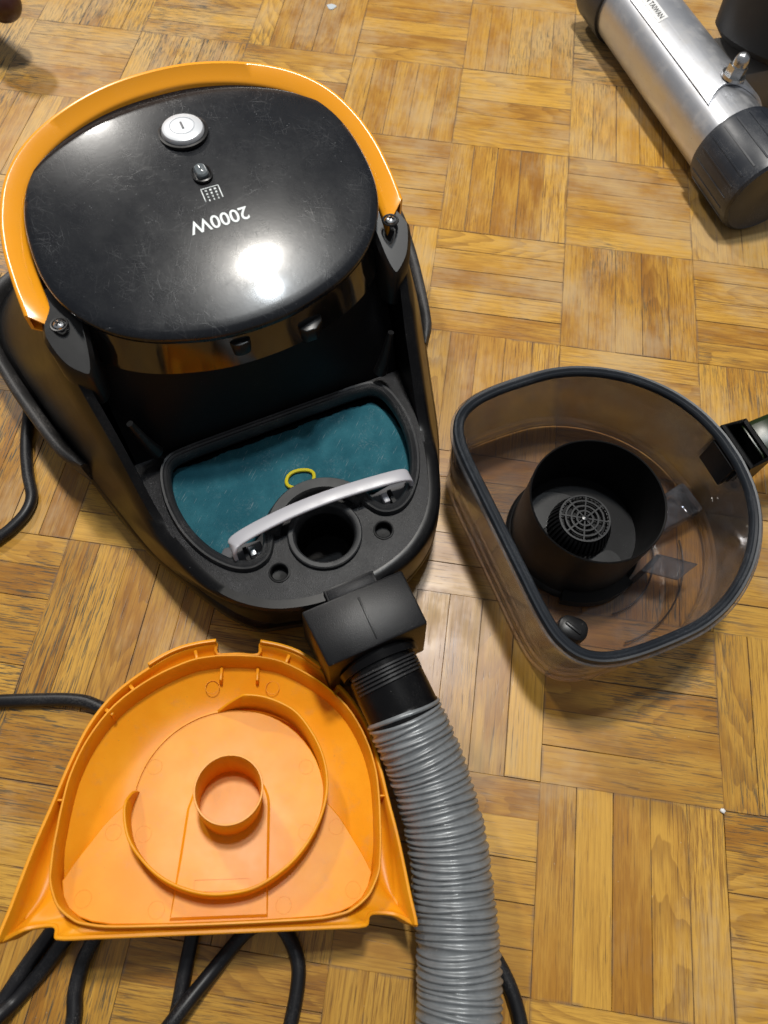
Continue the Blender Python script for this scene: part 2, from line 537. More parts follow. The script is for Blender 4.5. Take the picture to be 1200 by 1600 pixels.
def sweep2d(path, prof, closed=False, bm=None):
    """sweep a profile [(across, height)] along a planar path (x, y) or (x, y, z); across = to the left of travel"""
    bm = bm or bmesh.new()
    P = [Vector((p[0], p[1], p[2] if len(p) > 2 else 0.0)) for p in path]
    N = len(P)
    rings = []
    for i in range(N):
        if closed:
            t = P[(i + 1) % N] - P[i - 1]
        else:
            t = P[min(i + 1, N - 1)] - P[max(i - 1, 0)]
        t.z = 0
        t.normalize()
        nrm = Vector((-t.y, t.x, 0))
        pr = prof(i, i / max(1, N - 1)) if callable(prof) else prof
        rings.append([P[i] + nrm * a + Vector((0, 0, h)) for a, h in pr])
    loft(bm, rings, cap0=not closed, cap1=not closed, wrap=closed)
    return bm


def fill(loops, z, bm=None, hole_depth=None):
    """planar region with holes; loops[0] is the outside"""
    bm = bm or bmesh.new()
    ed = []
    for lp in loops:
        vv = [bm.verts.new((p[0], p[1], z)) for p in lp]
        for i in range(len(vv)):
            ed.append(bm.edges.new((vv[i], vv[(i + 1) % len(vv)])))
    bmesh.ops.triangle_fill(bm, edges=ed, use_beauty=True, use_dissolve=False)
    return bm


def rrect(w, h, r, n=5, c=(0, 0)):
    out = []
    for cx, cy, a0 in ((w / 2 - r, h / 2 - r, 0), (-w / 2 + r, h / 2 - r, 90), (-w / 2 + r, -h / 2 + r, 180), (w / 2 - r, -h / 2 + r, 270)):
        for k in range(n + 1):
            a = math.radians(a0 + 90 * k / n)
            out.append(Vector((c[0] + cx + r * math.cos(a), c[1] + cy + r * math.sin(a))))
    return out


def text_mesh(txt, size, extrude=0.0, bold=0.0):
    cu = bpy.data.curves.new('lettering', 'FONT')
    cu.body = txt
    cu.size = size
    cu.align_x = 'CENTER'
    cu.align_y = 'CENTER'
    cu.offset = bold
    cu.resolution_u = 4
    o = bpy.data.objects.new('lettering', cu)
    C.objects.link(o)
    dg = bpy.context.evaluated_depsgraph_get()
    dg.update()
    me = bpy.data.meshes.new_from_object(o.evaluated_get(dg))
    bpy.data.objects.remove(o)
    bpy.data.curves.remove(cu)
    me.materials.clear()
    return me


# ================================================================== FLOOR
B = 0.12
floor_bm = bmesh.new()
s_ = 6.0
loft(floor_bm, [[(-s_, -s_, -0.0014), (s_, -s_, -0.0014), (s_, s_, -0.0014), (-s_, s_, -0.0014)]], cap1=True)
floor = finish('floor', floor_bm, M['gap'])
floor['kind'] = 'structure'
floor['label'] = 'worn varnished oak finger parquet floor in basket weave'


def project(p):
    q = CAM_R.transposed() @ (Vector(p) - CAM_T)
    if q.z > -0.01:
        return None
    return (600 + 1086.1 * q.x / -q.z, 800 - 1086.1 * q.y / -q.z)


def strip_mesh(name, seed):
    r = random.Random(seed)
    L, Wd, b = 0.1199 + r.uniform(-.0003, .0001), 0.02384 + r.uniform(-.00016, .0001), 0.00026
    bm = bmesh.new()
    j = [r.uniform(-.0002, .0002) for _ in range(4)]
    lo = [(-L / 2, -Wd / 2 + j[0]), (L / 2, -Wd / 2 + j[1]), (L / 2, Wd / 2 + j[2]), (-L / 2, Wd / 2 + j[3])]
    loft(bm, [at(lo, -0.006), at(lo, -b * 0.8), at(inset(lo, b * 0.9), 0.0)], cap1=True)
    me = bpy.data.meshes.new(name)
    bmesh.ops.recalc_face_normals(bm, faces=bm.faces)
    bm.to_mesh(me)
    bm.free()
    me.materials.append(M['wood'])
    return me


strips = []
for i in range(-14, 13):
    for j in range(-10, 14):
        vert = (i + j) % 2 == 0
        for k in range(5):
            o = (k - 2) * B / 5
            cx, cy = (i - 0.5) * B + (o if vert else 0), -(j + 0.5) * B + (0 if vert else o)
            strips.append((cx, cy, PI / 2 if vert else 0.0))


def hidden_by_vacuum(x, y):
    a = (x + 0.1632) * 0.5373 - (y + 0.7134) * 0.8434
    b = (x + 0.1632) * 0.8434 + (y + 0.7134) * 0.5373
    return -0.4 < a < 0.01 and abs(b) < 0.085


def size_in_view(st):
    x, y, rz = st
    q = project((x, y, 0))
    if q is None or not (-70 < q[0] < 1270 and -40 < q[1] < 1680) or hidden_by_vacuum(x, y):
        return 0
    d = (Vector((x, y, 0)) - CAM_T)
    return abs(d.z) / d.length ** 3


strips.sort(key=size_in_view, reverse=True)
variants = [strip_mesh('plank', 100 + k) for k in range(10)]
field = bmesh.new()
lay_co = field.verts.layers.float_vector.new('co')
lay_r = field.verts.layers.float.new('rv')
for idx, (x, y, rz) in enumerate(strips):
    rz2 = rz + (PI if rnd.random() < 0.5 else 0) + rnd.uniform(-0.0022, 0.0022)
    x += rnd.uniform(-.00016, .00016)
    y += rnd.uniform(-.00016, .00016)
    dz = rnd.uniform(-0.00016, 0.0)
    tilt = rnd.uniform(-0.0035, 0.0035)
    if idx < 300:
        o = bpy.data.objects.new('plank', variants[idx % 10])
        C.objects.link(o)
        o.parent = floor
        o.location = (x, y, dz)
        o.rotation_euler = (tilt, rnd.uniform(-.0008, .0008), rz2)
    else:
        me = variants[idx % 10]
        m4 = Matrix.Translation((x, y, dz)) @ Matrix.Rotation(rz2, 4, 'Z') @ Matrix.Rotation(tilt, 4, 'X')
        rv = rnd.random()
        vv = []
        for v in me.vertices:
            nv = field.verts.new(m4 @ v.co)
            nv[lay_co] = v.co
            nv[lay_r] = rv
            vv.append(nv)
        for p in me.polygons:
            field.faces.new([vv[q] for q in p.vertices])
fme = bpy.data.meshes.new('plank_field')
field.to_mesh(fme)
field.free()
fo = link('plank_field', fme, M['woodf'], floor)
fo['kind'] = 'stuff'

# ================================================================== VACUUM CLEANER  (local: x = towards the hose, y = towards the bin, z up)
VAC = empty('vacuum_cleaner', 'black canister vacuum cleaner with orange carry handle, dust bin taken out', 'vacuum cleaner', (-0.16323, -0.71344, 0), math.radians(-57.5))


def sh(co):
    """the machine leans a touch towards the bin"""
    return Vector((co.x, co.y + 0.036 * max(0.0, co.z - 0.06), co.z))


def vac(name, bm, mat, parent=VAC, **kw):
    kw.setdefault('fn', sh)
    return finish(name, bm, mat, parent, **kw)


half_bot = [(.046, 0), (.044, .030), (.032, .058), (.0125, .079), (-.022, .099), (-.060, .119), (-.110, .136), (-.158, .147), (-.208, .158), (-.262, .164), (-.302, .146), (-.326, .098), (-.335, 0)]
half_mid = [(.0475, 0), (.0455, .0300), (.0335, .0585), (.0140, .0795), (-.0205, .0990), (-.0580, .1175), (-.105, .1320), (-.152, .1460), (-.206, .1595), (-.262, .1680), (-.302, .1500), (-.326, .1000), (-.335, 0)]
half_top = [(.046, 0, .066), (.044, .028, .066), (.034, .055, .066), (.013, .078, .066), (-.020, .0935, .066), (-.054, .1025, .067), (-.092, .1075, .106), (-.134, .113, .148), (-.190, .111, .156), (-.234, .095, .166), (-.255, .060, .172), (-.262, 0, .175)]


def mirror3(h):
    h = [Vector(p) for p in h]
    out = list(h)
    for p in reversed(h):
        if abs(p.y) > 1e-6:
            q = p.copy()
            q.y = -q.y
            out.append(q)
    return out


bot = smooth(mirror3([(a, b, 0.0) for a, b in half_bot]), 6)
top = smooth(mirror3(half_top), 6)
mid = smooth(mirror3([(a, b, 0.0) for a, b in half_mid]), 6)


def hull_ring(f, bulge=0.0, ins=0.0, dz=0.0):
    pts = []
    for p, m_, q in zip(bot, mid, top):
        z0 = 0.004
        e = math.sin(PI * min(1, f)) * bulge
        k = f / .3 if f < .3 else (f - .3) / .7
        A_, B_ = (p, m_) if f < .3 else (m_, q)
        x = A_.x + (B_.x - A_.x) * k
        y = A_.y + (B_.y - A_.y) * k
        pts.append([x, y, z0 + (q.z - z0) * f + dz, e])
    nn = inset([(a[0], a[1]) for a in pts], 1.0)
    return [(a[0] + (n_.x - a[0]) * (ins - a[3]), a[1] + (n_.y - a[1]) * (ins - a[3]), a[2]) for a, n_ in zip(pts, nn)]


bm = bmesh.new()
loft(bm, [hull_ring(0, ins=.004), hull_ring(0.02, ins=.002), hull_ring(0.10, 0, .0015), hull_ring(0.28, 0, .0006), hull_ring(0.30, 0, .0005), hull_ring(0.34, 0, .0005), hull_ring(0.40, 0, .0015), hull_ring(0.44, 0, .0038)], cap0=True)
vac('base', bm, M['gloss'], smooth=50)
bm = bmesh.new()
t_in = [(p[0], p[1], p[2]) for p in hull_ring(1.0, ins=.0085)]
loft(bm, [hull_ring(0.42, 0, .0045), hull_ring(0.44, 0, .0005), hull_ring(0.56), hull_ring(0.75), hull_ring(0.90), hull_ring(0.965, 0, .0006), hull_ring(1.0, 0, .0030),
          [(p[0], p[1], p[2] - .0002) for p in t_in], [(p[0], p[1], min(p[2], .0612) - .0006) for p in t_in]])
vac('body_shell', bm, M['gloss'], smooth=45)

# shelf with the filter well and the inlet cut out of it
well_half = [(-.099, 0), (-.0990, .035), (-.0985, .066), (-.096, .0775), (-.088, .0845), (-.074, .0880), (-.056, .0885), (-.036, .0850), (-.017, .0770), (-.003, .0660), (.0035, .0560), (.0045, .0470), (.001, .0390), (-.007, .0335), (-.016, .0300), (-.0245, .0235), (-.0305, .0125), (-.0325, 0)]
well = smooth(mirror(well_half), 5)
front = [(p[0], p[1]) for p in hull_ring(1.0, ins=.007) if p[0] > -.1005]
front.sort(key=lambda p: math.atan2(p[1], p[0] + .1005))
shelf_loop = [(-.1005, -.099)] + front + [(-.1005, .099)]
inlet = circle(.0212, 48)
pegs = [circle(.0054, 20, (.0125, s * .0368)) for s in (-1, 1)]
bm = fill([shelf_loop, inset(well, .003), inlet] + pegs, .0640)
vac('shelf', bm, M['shelf'], smooth=60)
for s in (-1, 1):
    bm = lathe([(.0070, .0640), (.0068, .0649), (.0060, .0650), (.0053, .0643), (.0050, .0580), (.0001, .0575)], 24, (.0125, s * .0368))
    vac('peg_socket', bm, M['cavity'])
# inlet: rubber ring, throat and the arched collar behind it
bm = lathe([(.0246, .0640), (.0246, .0668), (.0238, .0675), (.0212, .0675), (.0203, .0668), (.0198, .0655), (.0194, .0640), (.0192, .045)], 56)
vac('inlet_ring', bm, M['rubber'])
bm = lathe([(.0193, .056), (.0186, .018), (.0001, .017)], 40)
vac('inlet_throat', bm, M['cavity'])
arc = [(.0335 * math.cos(a), .0335 * math.sin(a)) for a in [math.radians(112 + 136 * k / 30) for k in range(31)]]
bm = sweep2d(arc, [(-.0048, .050), (-.0052, .0715), (-.0040, .0735), (.0026, .0735), (.0040, .0715), (.0040, .050)])
vac('inlet_collar', bm, M['rubber'])

# filter: gasket frame > foam, clip feet, lift bar, yellow loop
gl = resample(inset(well, .0030), 260)
bm = sweep2d(gl, [(-.0034, .0600), (-.0036, .0670), (-.0024, .0688), (-.0012, .0680), (.0000, .0690), (.0012, .0680), (.0026, .0684), (.0034, .0660), (.0034, .0470)], closed=True)
filt = vac('filter_frame', bm, M['rubber'], smooth=50)
bm = prism(inset(well, .0015), .0440, .0470)
vac('filter_tray', bm, M['cavity'], filt)
fo_pts = [(-.0915, -.0785), (-.0925, -.066), (-.0918, -.050), (-.0928, -.040), (-.0920, -.020), (-.0926, -.006), (-.0917, .010), (-.0925, .024), (-.0915, .040), (-.0922, .054), (-.0902, .0640), (-.0895, .0735), (-.0800, .0800), (-.0660, .0835), (-.0500, .0835), (-.0370, .0805), (-.0260, .0755), (-.0230, .0630), (-.0240, .040), (-.0300, .0285), (-.0360, .0150), (-.0375, .0), (-.0365, -.0150), (-.0320, -.0280), (-.0240, -.040), (-.0180, -.050), (-.0140, -.0640), (-.0180, -.0735), (-.0350, -.0830), (-.0560, -.0855), (-.0740, -.0848)]
fl = resample(smooth(fo_pts, 4), 220)
fl = [p + Vector((rnd.uniform(-.0006, .0006), rnd.uniform(-.0006, .0006))) for p in fl]
bm = bmesh.new()
loft(bm, [at(fl, .0470), at(fl, .0520), at(inset(fl, .0012), .0530)], cap0=True)
r_last = inset(fl, .0012)
fill([r_last], .0530, bm)
vac('foam', bm, M['foam'], filt, smooth=60)
for s in (-1, 1):
    lp = [(-.0160, s * .0400), (-.0010, s * .0420), (-.0005, s * .0530), (-.0040, s * .0610), (-.0140, s * .0700), (-.0200, s * .0640)]
    vac('clip_foot', prism(lp, .0475, .0600), M['greyp'], filt, bevel=.0012)
    bm = box(bmesh.new(), (-.0080, s * .0475, .0625), (.0075, .0042, .008))
    vac('clip', bm, M['white'] if s > 0 else M['chrome'], filt, bevel=.0008)
    bm = box(bmesh.new(), (-.0075, s * .0518, .0622), (.0100, .0026, .007))
    vac('clip_slot', bm, M['cavity'], filt)
bar = smooth([(-.0085, -.0588, .0590), (-.0090, -.0590, .0700), (-.0105, -.0582, .0765), (-.0130, -.0545, .0785), (-.0155, -.0400, .0792), (-.0172, -.0200, .0797), (-.0176, .0, .0800), (-.0170, .0200, .0797), (-.0155, .0400, .0792), (-.0137, .0570, .0787), (-.0127, .0640, .0770), (-.0122, .0665, .0720), (-.0118, .0668, .0640)], 6, False)


def bar_mesh():
    bm = bmesh.new()
    rings = []
    for p, (t, u, v) in zip(bar, frames(bar)):
        f = Vector((1, 0, 0))
        f = (f - t * f.dot(t)).normalized()
        g = t.cross(f)
        rings.append([p + f * (q.x) + g * (q.y) for q in rrect(.0093, .0026, .0010, 3)])
    loft(bm, rings, cap0=True, cap1=True)
    return bm


vac('lift_bar', bar_mesh(), M['white'], filt, smooth=50)
lp = [(-.0500 + .0068 * math.sin(a) * (1 + .1 * math.sin(2 * a)), .0015 + .0100 * math.cos(a), .0548) for a in [2 * PI * k / 36 + .5 for k in range(37)]]
vac('yellow_loop', tube(lp, .0013, 8), M['yellow'], filt)

# wall behind the dust bin and the corner bosses
bm = bmesh.new()
bm = bmesh.new()
cols = [k / 14 - 1 for k in range(29)]


def skirt_a(b):
    return -.0990 - 6.0 * max(0, abs(b) - .020) ** 1.9


loft(bm, [[(-.1000, t * .0985, .0600) for t in cols], [(-.1000 + .35 * (skirt_a(t * .0985) + .1), t * .0985, .100) for t in cols],
          [(skirt_a(t * .0985) - .002, t * .0985, .148) for t in cols], [(skirt_a(t * .0985) - .05, t * .0985, .152) for t in cols]], closed=False)
vac('back_wall', bm, M['cavity'])
for s in (-1, 1):
    pth = [Vector((-.0995, s * .090, .112)), Vector((-.0975, s * .0865, .092)), Vector((-.0962, s * .0825, .0765))]
    b_ = tube(resample(smooth(pth, 4, False), 9, False), lambda i: .0022 + .0028 * (i / 8), 14)
    boss = vac('screw_boss', b_, M['black'])
    b_ = lathe([(.0001, .0785), (.0021, .0782), (.0027, .0772), (.0028, .0755)], 16, (-.0958, s * .0822))
    vac('screw', b_, M['chrome'], boss)

# hinge blocks at the handle ends
for s in (-1, 1):
    lp = [(-.172, s * .1015), (-.168, s * .1120), (-.150, s * .1135), (-.135, s * .1155), (-.1240, s * .1120), (-.1180, s * .1055), (-.1160, s * .0985), (-.1250, s * .0930), (-.1400, s * .0900), (-.1580, s * .0930)]
    lp = smooth(lp, 3)
    bm = bmesh.new()

    def zt(p):
        return .166 if p[0] < -.134 else .166 - (p[0] + .134) * 1.25
    loft(bm, [at(lp, .118), [(p.x, p.y, zt(p) - .003) for p in lp], [(p.x, p.y, zt(p)) for p in inset(lp, .0022)]], cap0=True, cap1=True)
    hb = vac('hinge_block', bm, M['black'], smooth=40)
    c_ = (-.1405, s * .1045)
    vac('screw_well', lathe([(.0054, .1664), (.0050, .1670), (.0042, .1669), (.0038, .1664)], 20, c_), M['black'], hb)
    bm = lathe([(.0001, .1682), (.0021, .1679), (.0032, .1670), (.0034, .1655)], 20, c_)
    vac('screw', bm, M['chrome'], hb)
    b2 = box(bmesh.new(), (c_[0], c_[1], .1682), (.0044, .0008, .0006), rot=.8)
    box(b2, (c_[0], c_[1], .1682), (.0008, .0044, .0006), rot=.8)
    vac('screw_slot', b2, M['cavity'], hb)

# lid
lid_half = [(a_ - .003, b_) for a_, b_ in [(-.0930, 0), (-.0943, .0210), (-.0985, .0398), (-.1060, .0608), (-.1180, .0796), (-.1360, .0948), (-.1580, .1032), (-.1830, .1046), (-.2070, .1011), (-.2270, .0917), (-.2450, .0744), (-.2580, .0513), (-.2640, .0262), (-.2655, 0)]]
lid_loop = smooth(mirror(lid_half), 5)
lid_c = Vector((-.178, 0))


def zlid_edge(a):
    return .1665 + (-.096 - a) * .195


def zlid(a, b, s=None):
    x = Vector((a, b)) - lid_c
    if s is None:
        ex = x.x / (.0825 if x.x > 0 else .0905)
        ey = x.y / .1000
        s = min(1.0, (abs(ex) ** 2.3 + abs(ey) ** 2.3) ** (1 / 2.3))
    return zlid_edge(a) + .0062 * (1 - s ** 2.2)


bm = bmesh.new()
rings = []
for f, dz in ((0.90, -.0068), (0.985, -.0065), (0.998, -.0050), (1.0, -.0024), (0.996, -.0012), (0.985, -.0002)):
    rings.append([((lid_c + (p - lid_c) * f).x, (lid_c + (p - lid_c) * f).y, zlid_edge(p.x) + dz + (.0062 * (1 - f ** 2.2) if dz > -.0003 else 0)) for p in lid_loop])
for f in (.95, .9, .82, .72, .6, .48, .36, .24, .12, .04):
    rg = []
    for p in lid_loop:
        q = lid_c + (p - lid_c) * f
        rg.append((q.x, q.y, zlid_edge(q.x) + .0062 * (1 - f ** 2.2)))
    rings.append(rg)
loft(bm, rings, cap0=True, cap1=True)
lid = vac('lid', bm, M['lid'], smooth=40)


def zsurf(a, b):
    """height of the lid's upper face at a, b (radial lookup on the outline)"""
    v = Vector((a, b)) - lid_c
    ang = math.atan2(v.y, v.x)
    best = min(lid_loop, key=lambda p: abs((math.atan2((p - lid_c).y, (p - lid_c).x) - ang + PI) % (2 * PI) - PI))
    f = v.length / (best - lid_c).length
    return zlid_edge(a) + .0062 * (1 - f ** 2.2)


# glossy skirt below the lid's front edge
sk = [p for p in inset(lid_loop, .0045)]
sk2 = [p for p in inset(lid_loop, -.0030)]
bm = bmesh.new()
loft(bm, [[(p.x, p.y, zlid_edge(p.x) - .004) for p in sk], [(p.x, p.y, .1395 + max(0, -.14 - p.x) * .1) for p in sk2]])
vac('lid_skirt', bm, M['mirror'], smooth=60)
bm = prism(smooth([(-.106, -.0185), (-.0985, -.0180), (-.0945, -.0150), (-.0945, -.0080), (-.0985, -.0055), (-.106, -.0060)], 4), .1460, .1560)
vac('latch_tab', bm, M['black'], bevel=.0008)
bm = prism([(-.110, .0240), (-.0960, .0250), (-.0925, .0280), (-.0925, .0345), (-.0975, .0400), (-.112, .0430)], .1395, .1500)
vac('latch_catch', bm, M['black'], bevel=.0008)

# power button, lock button, printed mark, wattage
bc = (-.2270, .0030)
bz = zsurf(*bc)
bm = bmesh.new()
loft(bm, [at(circle(.0152, 40, bc, ry=.0152), bz - .0010), at(circle(.0152, 40, bc), bz + .0007), at(circle(.0140, 40, bc), bz + .0010), at(circle(.0133, 40, bc), bz + .0004)], cap1=True)
btn = vac('button_well', bm, M['black'], lid)
prof = [(.0128, -.001), (.0128, .0018), (.0122, .0030), (.0105, .0037), (.0078, .0040), (.0074, .0036), (.0070, .0040), (.0040, .0041), (.0001, .0041)]
bm = lathe([(r, bz + z) for r, z in prof], 44, bc)
vac('power_button', bm, M['silver'])
bm = box(bmesh.new(), (bc[0], bc[1], bz + .0043), (.0060, .0012, .0006), rot=.0)
vac('power_mark', bm, M['greyp'], fn=sh)
b2c = (-.1940, .0030)
z2 = zsurf(*b2c)
el = rrect(.0150, .0118, .0055, 6, b2c)
bm = bmesh.new()
loft(bm, [at(el, z2 - .001), at(el, z2 + .0009), at(inset(el, .0008), z2 + .0012), at(inset(el, .0016), z2 + .0004)], cap1=True)
vac('release_button_well', bm, M['black'])
el2 = rrect(.0112, .0076, .0036, 6, (b2c[0] - .0005, b2c[1]))
bm = bmesh.new()
loft(bm, [at(el2, z2 - .001), at(el2, z2 + .0022), at(inset(el2, .0008), z2 + .0032), at(inset(el2, .0018), z2 + .0030), at(inset(el2, .0026), z2 + .0026)], cap1=True)
vac('release_button', bm, M['smokebtn'])


def on_lid(me, ca, cb, lift):
    """lay a flat mesh on the lid: its x runs to -b, its y to +a"""
    for v in me.vertices:
        a, b = ca + v.co.y, cb - v.co.x
        v.co = sh(Vector((a, b, zsurf(a, b) + lift)))
    return me


bm = bmesh.new()
for c_, s_2 in (((0, -.0042), (.0112, .0007)), ((-.0053, .0002), (.0007, .0088)), ((.0053, .0002), (.0007, .0088))):
    box(bm, (c_[0], c_[1], 0), (s_2[0], s_2[1], .0002))
for cx in (-.0028, 0, .0028):
    for k, sz in enumerate((.0014, .0012, .0010, .0008)):
        box(bm, (cx, -.0024 + k * .0022, 0), (sz, .0013, .0002))
me = bpy.data.meshes.new('grille_icon')
bm.to_mesh(me)
bm.free()
link('grille_icon', on_lid(me, -.1795, .0040, .0003), M['ink'], lid)
me = text_mesh('2000W', .0118, bold=.00016)
link('wattage_lettering', on_lid(me, -.1615, .0020, .0003), M['ink'], lid)

# carry handle: a strap round the back of the lid
hcl = [(-.1480, .1130), (-.1700, .1130), (-.1900, .1118), (-.2100, .1068), (-.2290, .0965), (-.2445, .0790), (-.2560, .0545), (-.2630, .0270)]
hc = [(a, -b - .002) for a, b in hcl] + [(-.2650, 0)] + [(a, b - .001) for a, b in reversed(hcl)]
hpath = [(p.x, p.y, .1655 + (-.148 - p.x) * .35) for p in smooth([(a, b, 0) for a, b in hc], 6, False)]


def handle_prof(i, t):
    e = abs(2 * t - 1)
    k = e ** 2
    wo = .0040 + .0048 * k      # half width outwards
    wi = .0036 + .0024 * k
    hgt = .0115 - .0040 * k
    return [(wi, -hgt), (wi, .0034), (wi - .0005, .0042), (wi - .0014, .0045), (wi - .0026, .0042), (-wo + .0010, -.0022), (-wo - .0002, -.0030), (-wo - .0008, -.0044), (-wo - .0006, -hgt - .003), (-wo + .0025, -hgt - .003), (0, -hgt)]


bm = bmesh.new()
P_ = [Vector(p) for p in hpath]
rings = []
N_ = len(P_)
for i in range(N_):
    t = P_[min(i + 1, N_ - 1)] - P_[max(i - 1, 0)]
    t.z = 0
    t.normalize()
    nr = Vector((-t.y, t.x, 0))
    # path runs from left end round the back; outwards is to the ... keep outward = away from lid centre
    if nr.dot(Vector((lid_c.x, 0, 0)) - P_[i]) > 0:
        nr = -nr
    ring = []
    for a, h in handle_prof(i, i / (N_ - 1)):
        q = P_[i] + nr * a + Vector((0, 0, h))
        # the outer skin runs on past the inner one at both ends
        k = max(0.0, 1 - min(i, N_ - 1 - i) / 5.0)
        q.x += k * (.0062 * (-a / .008) + .001)
        ring.append(q)
    rings.append(ring)
loft(bm, rings)
for rr_ in (rings[0], rings[-1]):
    # hollow end: lip, then a recessed face
    cen = sum((Vector(q) for q in rr_), Vector()) / len(rr_)
    inn = [Vector(q) * .72 + cen * .28 for q in rr_]
    deep = [q - Vector((.006, 0, 0)) for q in inn]
    loft(bm, [rr_, inn, deep], cap1=True)
vac('carry_handle', bm, M['amber'], smooth=40)

# rubber-edged wheel fairings on both flanks
for s in (-1, 1):
    fp = [(-.1260, .1360, .046), (-.1450, .1460, .049), (-.1780, .1560, .051), (-.2200, .1660, .053), (-.2650, .1720, .055), (-.3000, .1600, .056), (-.3200, .1300, .056)]
    pth = smooth([(a, b * s, z) for a, b, z in fp], 6, False)
    bm = bmesh.new()
    rings = []
    for i, p in enumerate(pth):
        t = i / (len(pth) - 1)
        wd = .0046 * min(1.0, .25 + t * 5) * min(1, (1 - t) * 6 + .3)
        tt = pth[min(i + 1, len(pth) - 1)] - pth[max(i - 1, 0)]
        tt.z = 0
        tt.normalize()
        nr = Vector((-tt.y, tt.x, 0))
        if nr.y * s < 0:
            nr = -nr
        prof = [(-.0050, -.003), (-.0016, .0016), (wd * .3, .0020), (wd * .8, .0002), (wd, -.004), (wd * .7, -.018), (-.002, -p.z + .0010), (-.012, -p.z + .0015)]
        rings.append([p + nr * a + Vector((0, 0, h)) for a, h in prof])
    loft(bm, rings, cap0=True, cap1=True)
    vac('wheel_fairing', bm, M['tread'], smooth=60, label='dusty rubber edged wheel fairing on the side ' + ('facing the clear bin' if s > 0 else 'where the cord lies'))

# hose port: clip pad, box, its moulded seam
bm = bmesh.new()
q0 = [(.0475, -.0350), (.0475, .0325), (.0850, .0325), (.0850, -.0325)]
q1 = [(.0440, -.0365), (.0440, .0335), (.0880, .0345), (.0880, -.0345)]
loft(bm, [at(q1, .018), at(q0, .0800)], cap0=True, cap1=True)
port = vac('hose_port', bm, M['port'], bevel=.0016, seg=2)
bm = prism([(.0372, -.0165), (.0372, .0175), (.0500, .0175), (.0500, -.0165)], .0600, .0700)
vac('port_clip', bm, M['black'], port, bevel=.0006)
bm = prism([(.0385, -.0150), (.0385, .0160), (.0462, .0160), (.0462, -.0150)], .0700, .0708)
vac('clip_grip', bm, M['shelf'], port, bevel=.0004)
bm = box(bmesh.new(), (.0670, .0005, .0802), (.0280, .0011, .0010))
vac('seam_rib', bm, M['black'], port, bevel=.0003)
bm = bmesh.new()
ring0 = [(.0876, .0265 * math.cos(a), .049 + .0265 * math.sin(a)) for a in [2 * PI * k / 40 for k in range(40)]]
ring1 = [(.0920, .0255 * math.cos(a), .049 + .0255 * math.sin(a)) for a in [2 * PI * k / 40 for k in range(40)]]
ring2 = [(.0920, .0225 * math.cos(a), .049 + .0225 * math.sin(a)) for a in [2 * PI * k / 40 for k in range(40)]]
loft(bm, [ring0, ring1, ring2])
vac('port_ring', bm, M['gloss'], port)

# ================================================================== HOSE
HOSE = empty('vacuum_hose', 'grey ribbed vacuum hose with glossy black collar plugged into the black vacuum', 'hose', (-0.1155, -0.789, 0))
HO = Vector((-0.1155, -0.789, 0))


def vw(a, b, z):
    q = Matrix.Rotation(math.radians(-57.5), 3, 'Z') @ Vector((a, b, 0))
    return Vector((-0.16323 + q.x, -0.71344 + q.y, z))


ctrl = [vw(.080, 0, .0525), vw(.092, 0, .0505), vw(.104, .0003, .0488), vw(.116, .0008, .0470), vw(.126, .0010, .0452), Vector((-.0775, -.846, .0385)), Vector((-.0620, -.8800, .0325)), Vector((-.0535, -.9130, .0285)), Vector((-.0472, -.9440, .0268)), Vector((-.0440, -.9750, .0265)), Vector((-.0430, -1.010, .0265)), Vector((-.0445, -1.050, .0265)), Vector((-.0500, -1.10, .0265)), Vector((-.0600, -1.16, .0265))]
hp = smooth(ctrl, 20, False)
i0 = 4 * 20 - 7
col_path = resample([p - HO for p in hp[:i0 + 8]], 40, False)


def colr(i):
    t = i / 39
    return .0215 + .0012 * (t > .3) + (0.0006 if t > .92 else 0)


finish('collar', tube(col_path, colr, 44), M['gloss'], HOSE, smooth=45)
# ridged grip on the collar
bm = bmesh.new()
fr = frames(col_path)
for k in range(5):
    i = 11 + k * 2
    p, (t, u, v) = col_path[i], fr[i]
    seg_ = []
    for q in range(15):
        a = math.radians(-62 + 124 * q / 14)
        d = u * math.cos(a) + v * math.sin(a)
        seg_.append([p + d * .0222 - t * .0009, p + d * .0242 - t * .0006, p + d * .0242 + t * .0006, p + d * .0222 + t * .0009])
    loft(bm, seg_, cap0=True, cap1=True)
finish('grip_rib', bm, M['grip'], HOSE)
# corrugated tube
pitch, per = .0037, 8
hl = sum((b - a).length for a, b in zip(hp[i0:], hp[i0 + 1:]))
nr_ = int(hl / pitch * per)
cor = resample([p - HO for p in hp[i0:]], nr_, False)
rr = random.Random(5)
jit = [rr.uniform(-.0004, .0004) for _ in range(400)]
dent = [rr.uniform(0, 2 * PI) for _ in range(400)]
bm = bmesh.new()
rings = []
for i, (p, (t, u, v)) in enumerate(zip(cor, frames(cor))):
    ph = i / per
    k = int(ph)
    f = ph - k
    base_r = .0241 - .0015 * (abs(math.cos(PI * f)) ** 2.4) + jit[k] * .8
    ring = []
    for q in range(44):
        a = 2 * PI * q / 44
        wob = 1 + .016 * math.sin(a * 2 + dent[k]) * (1 if k % 7 == 3 else .25)
        off = t * (.0010 * math.sin(a + dent[k // 6] * .4 + 1.2) + .0006 * math.sin(2 * a + dent[k]))
        ring.append(p + (u * math.cos(a) + v * math.sin(a)) * base_r * wob + off)
    rings.append(ring)
loft(bm, rings, cap0=True, cap1=True)
finish('corrugated_tube', bm, M['hose'], HOSE, smooth=80)

# ================================================================== DUST BIN (local x = away from the flat side)
BIN = empty('dust_bin', 'smoked clear dust bin with black inner cylinder, standing on the parquet', 'dust bin', (0.01444, -0.66306, 0), math.radians(29.4))


def bin_part(name, bm, mat, parent=BIN, **kw):
    return finish(name, bm, mat, parent, **kw)


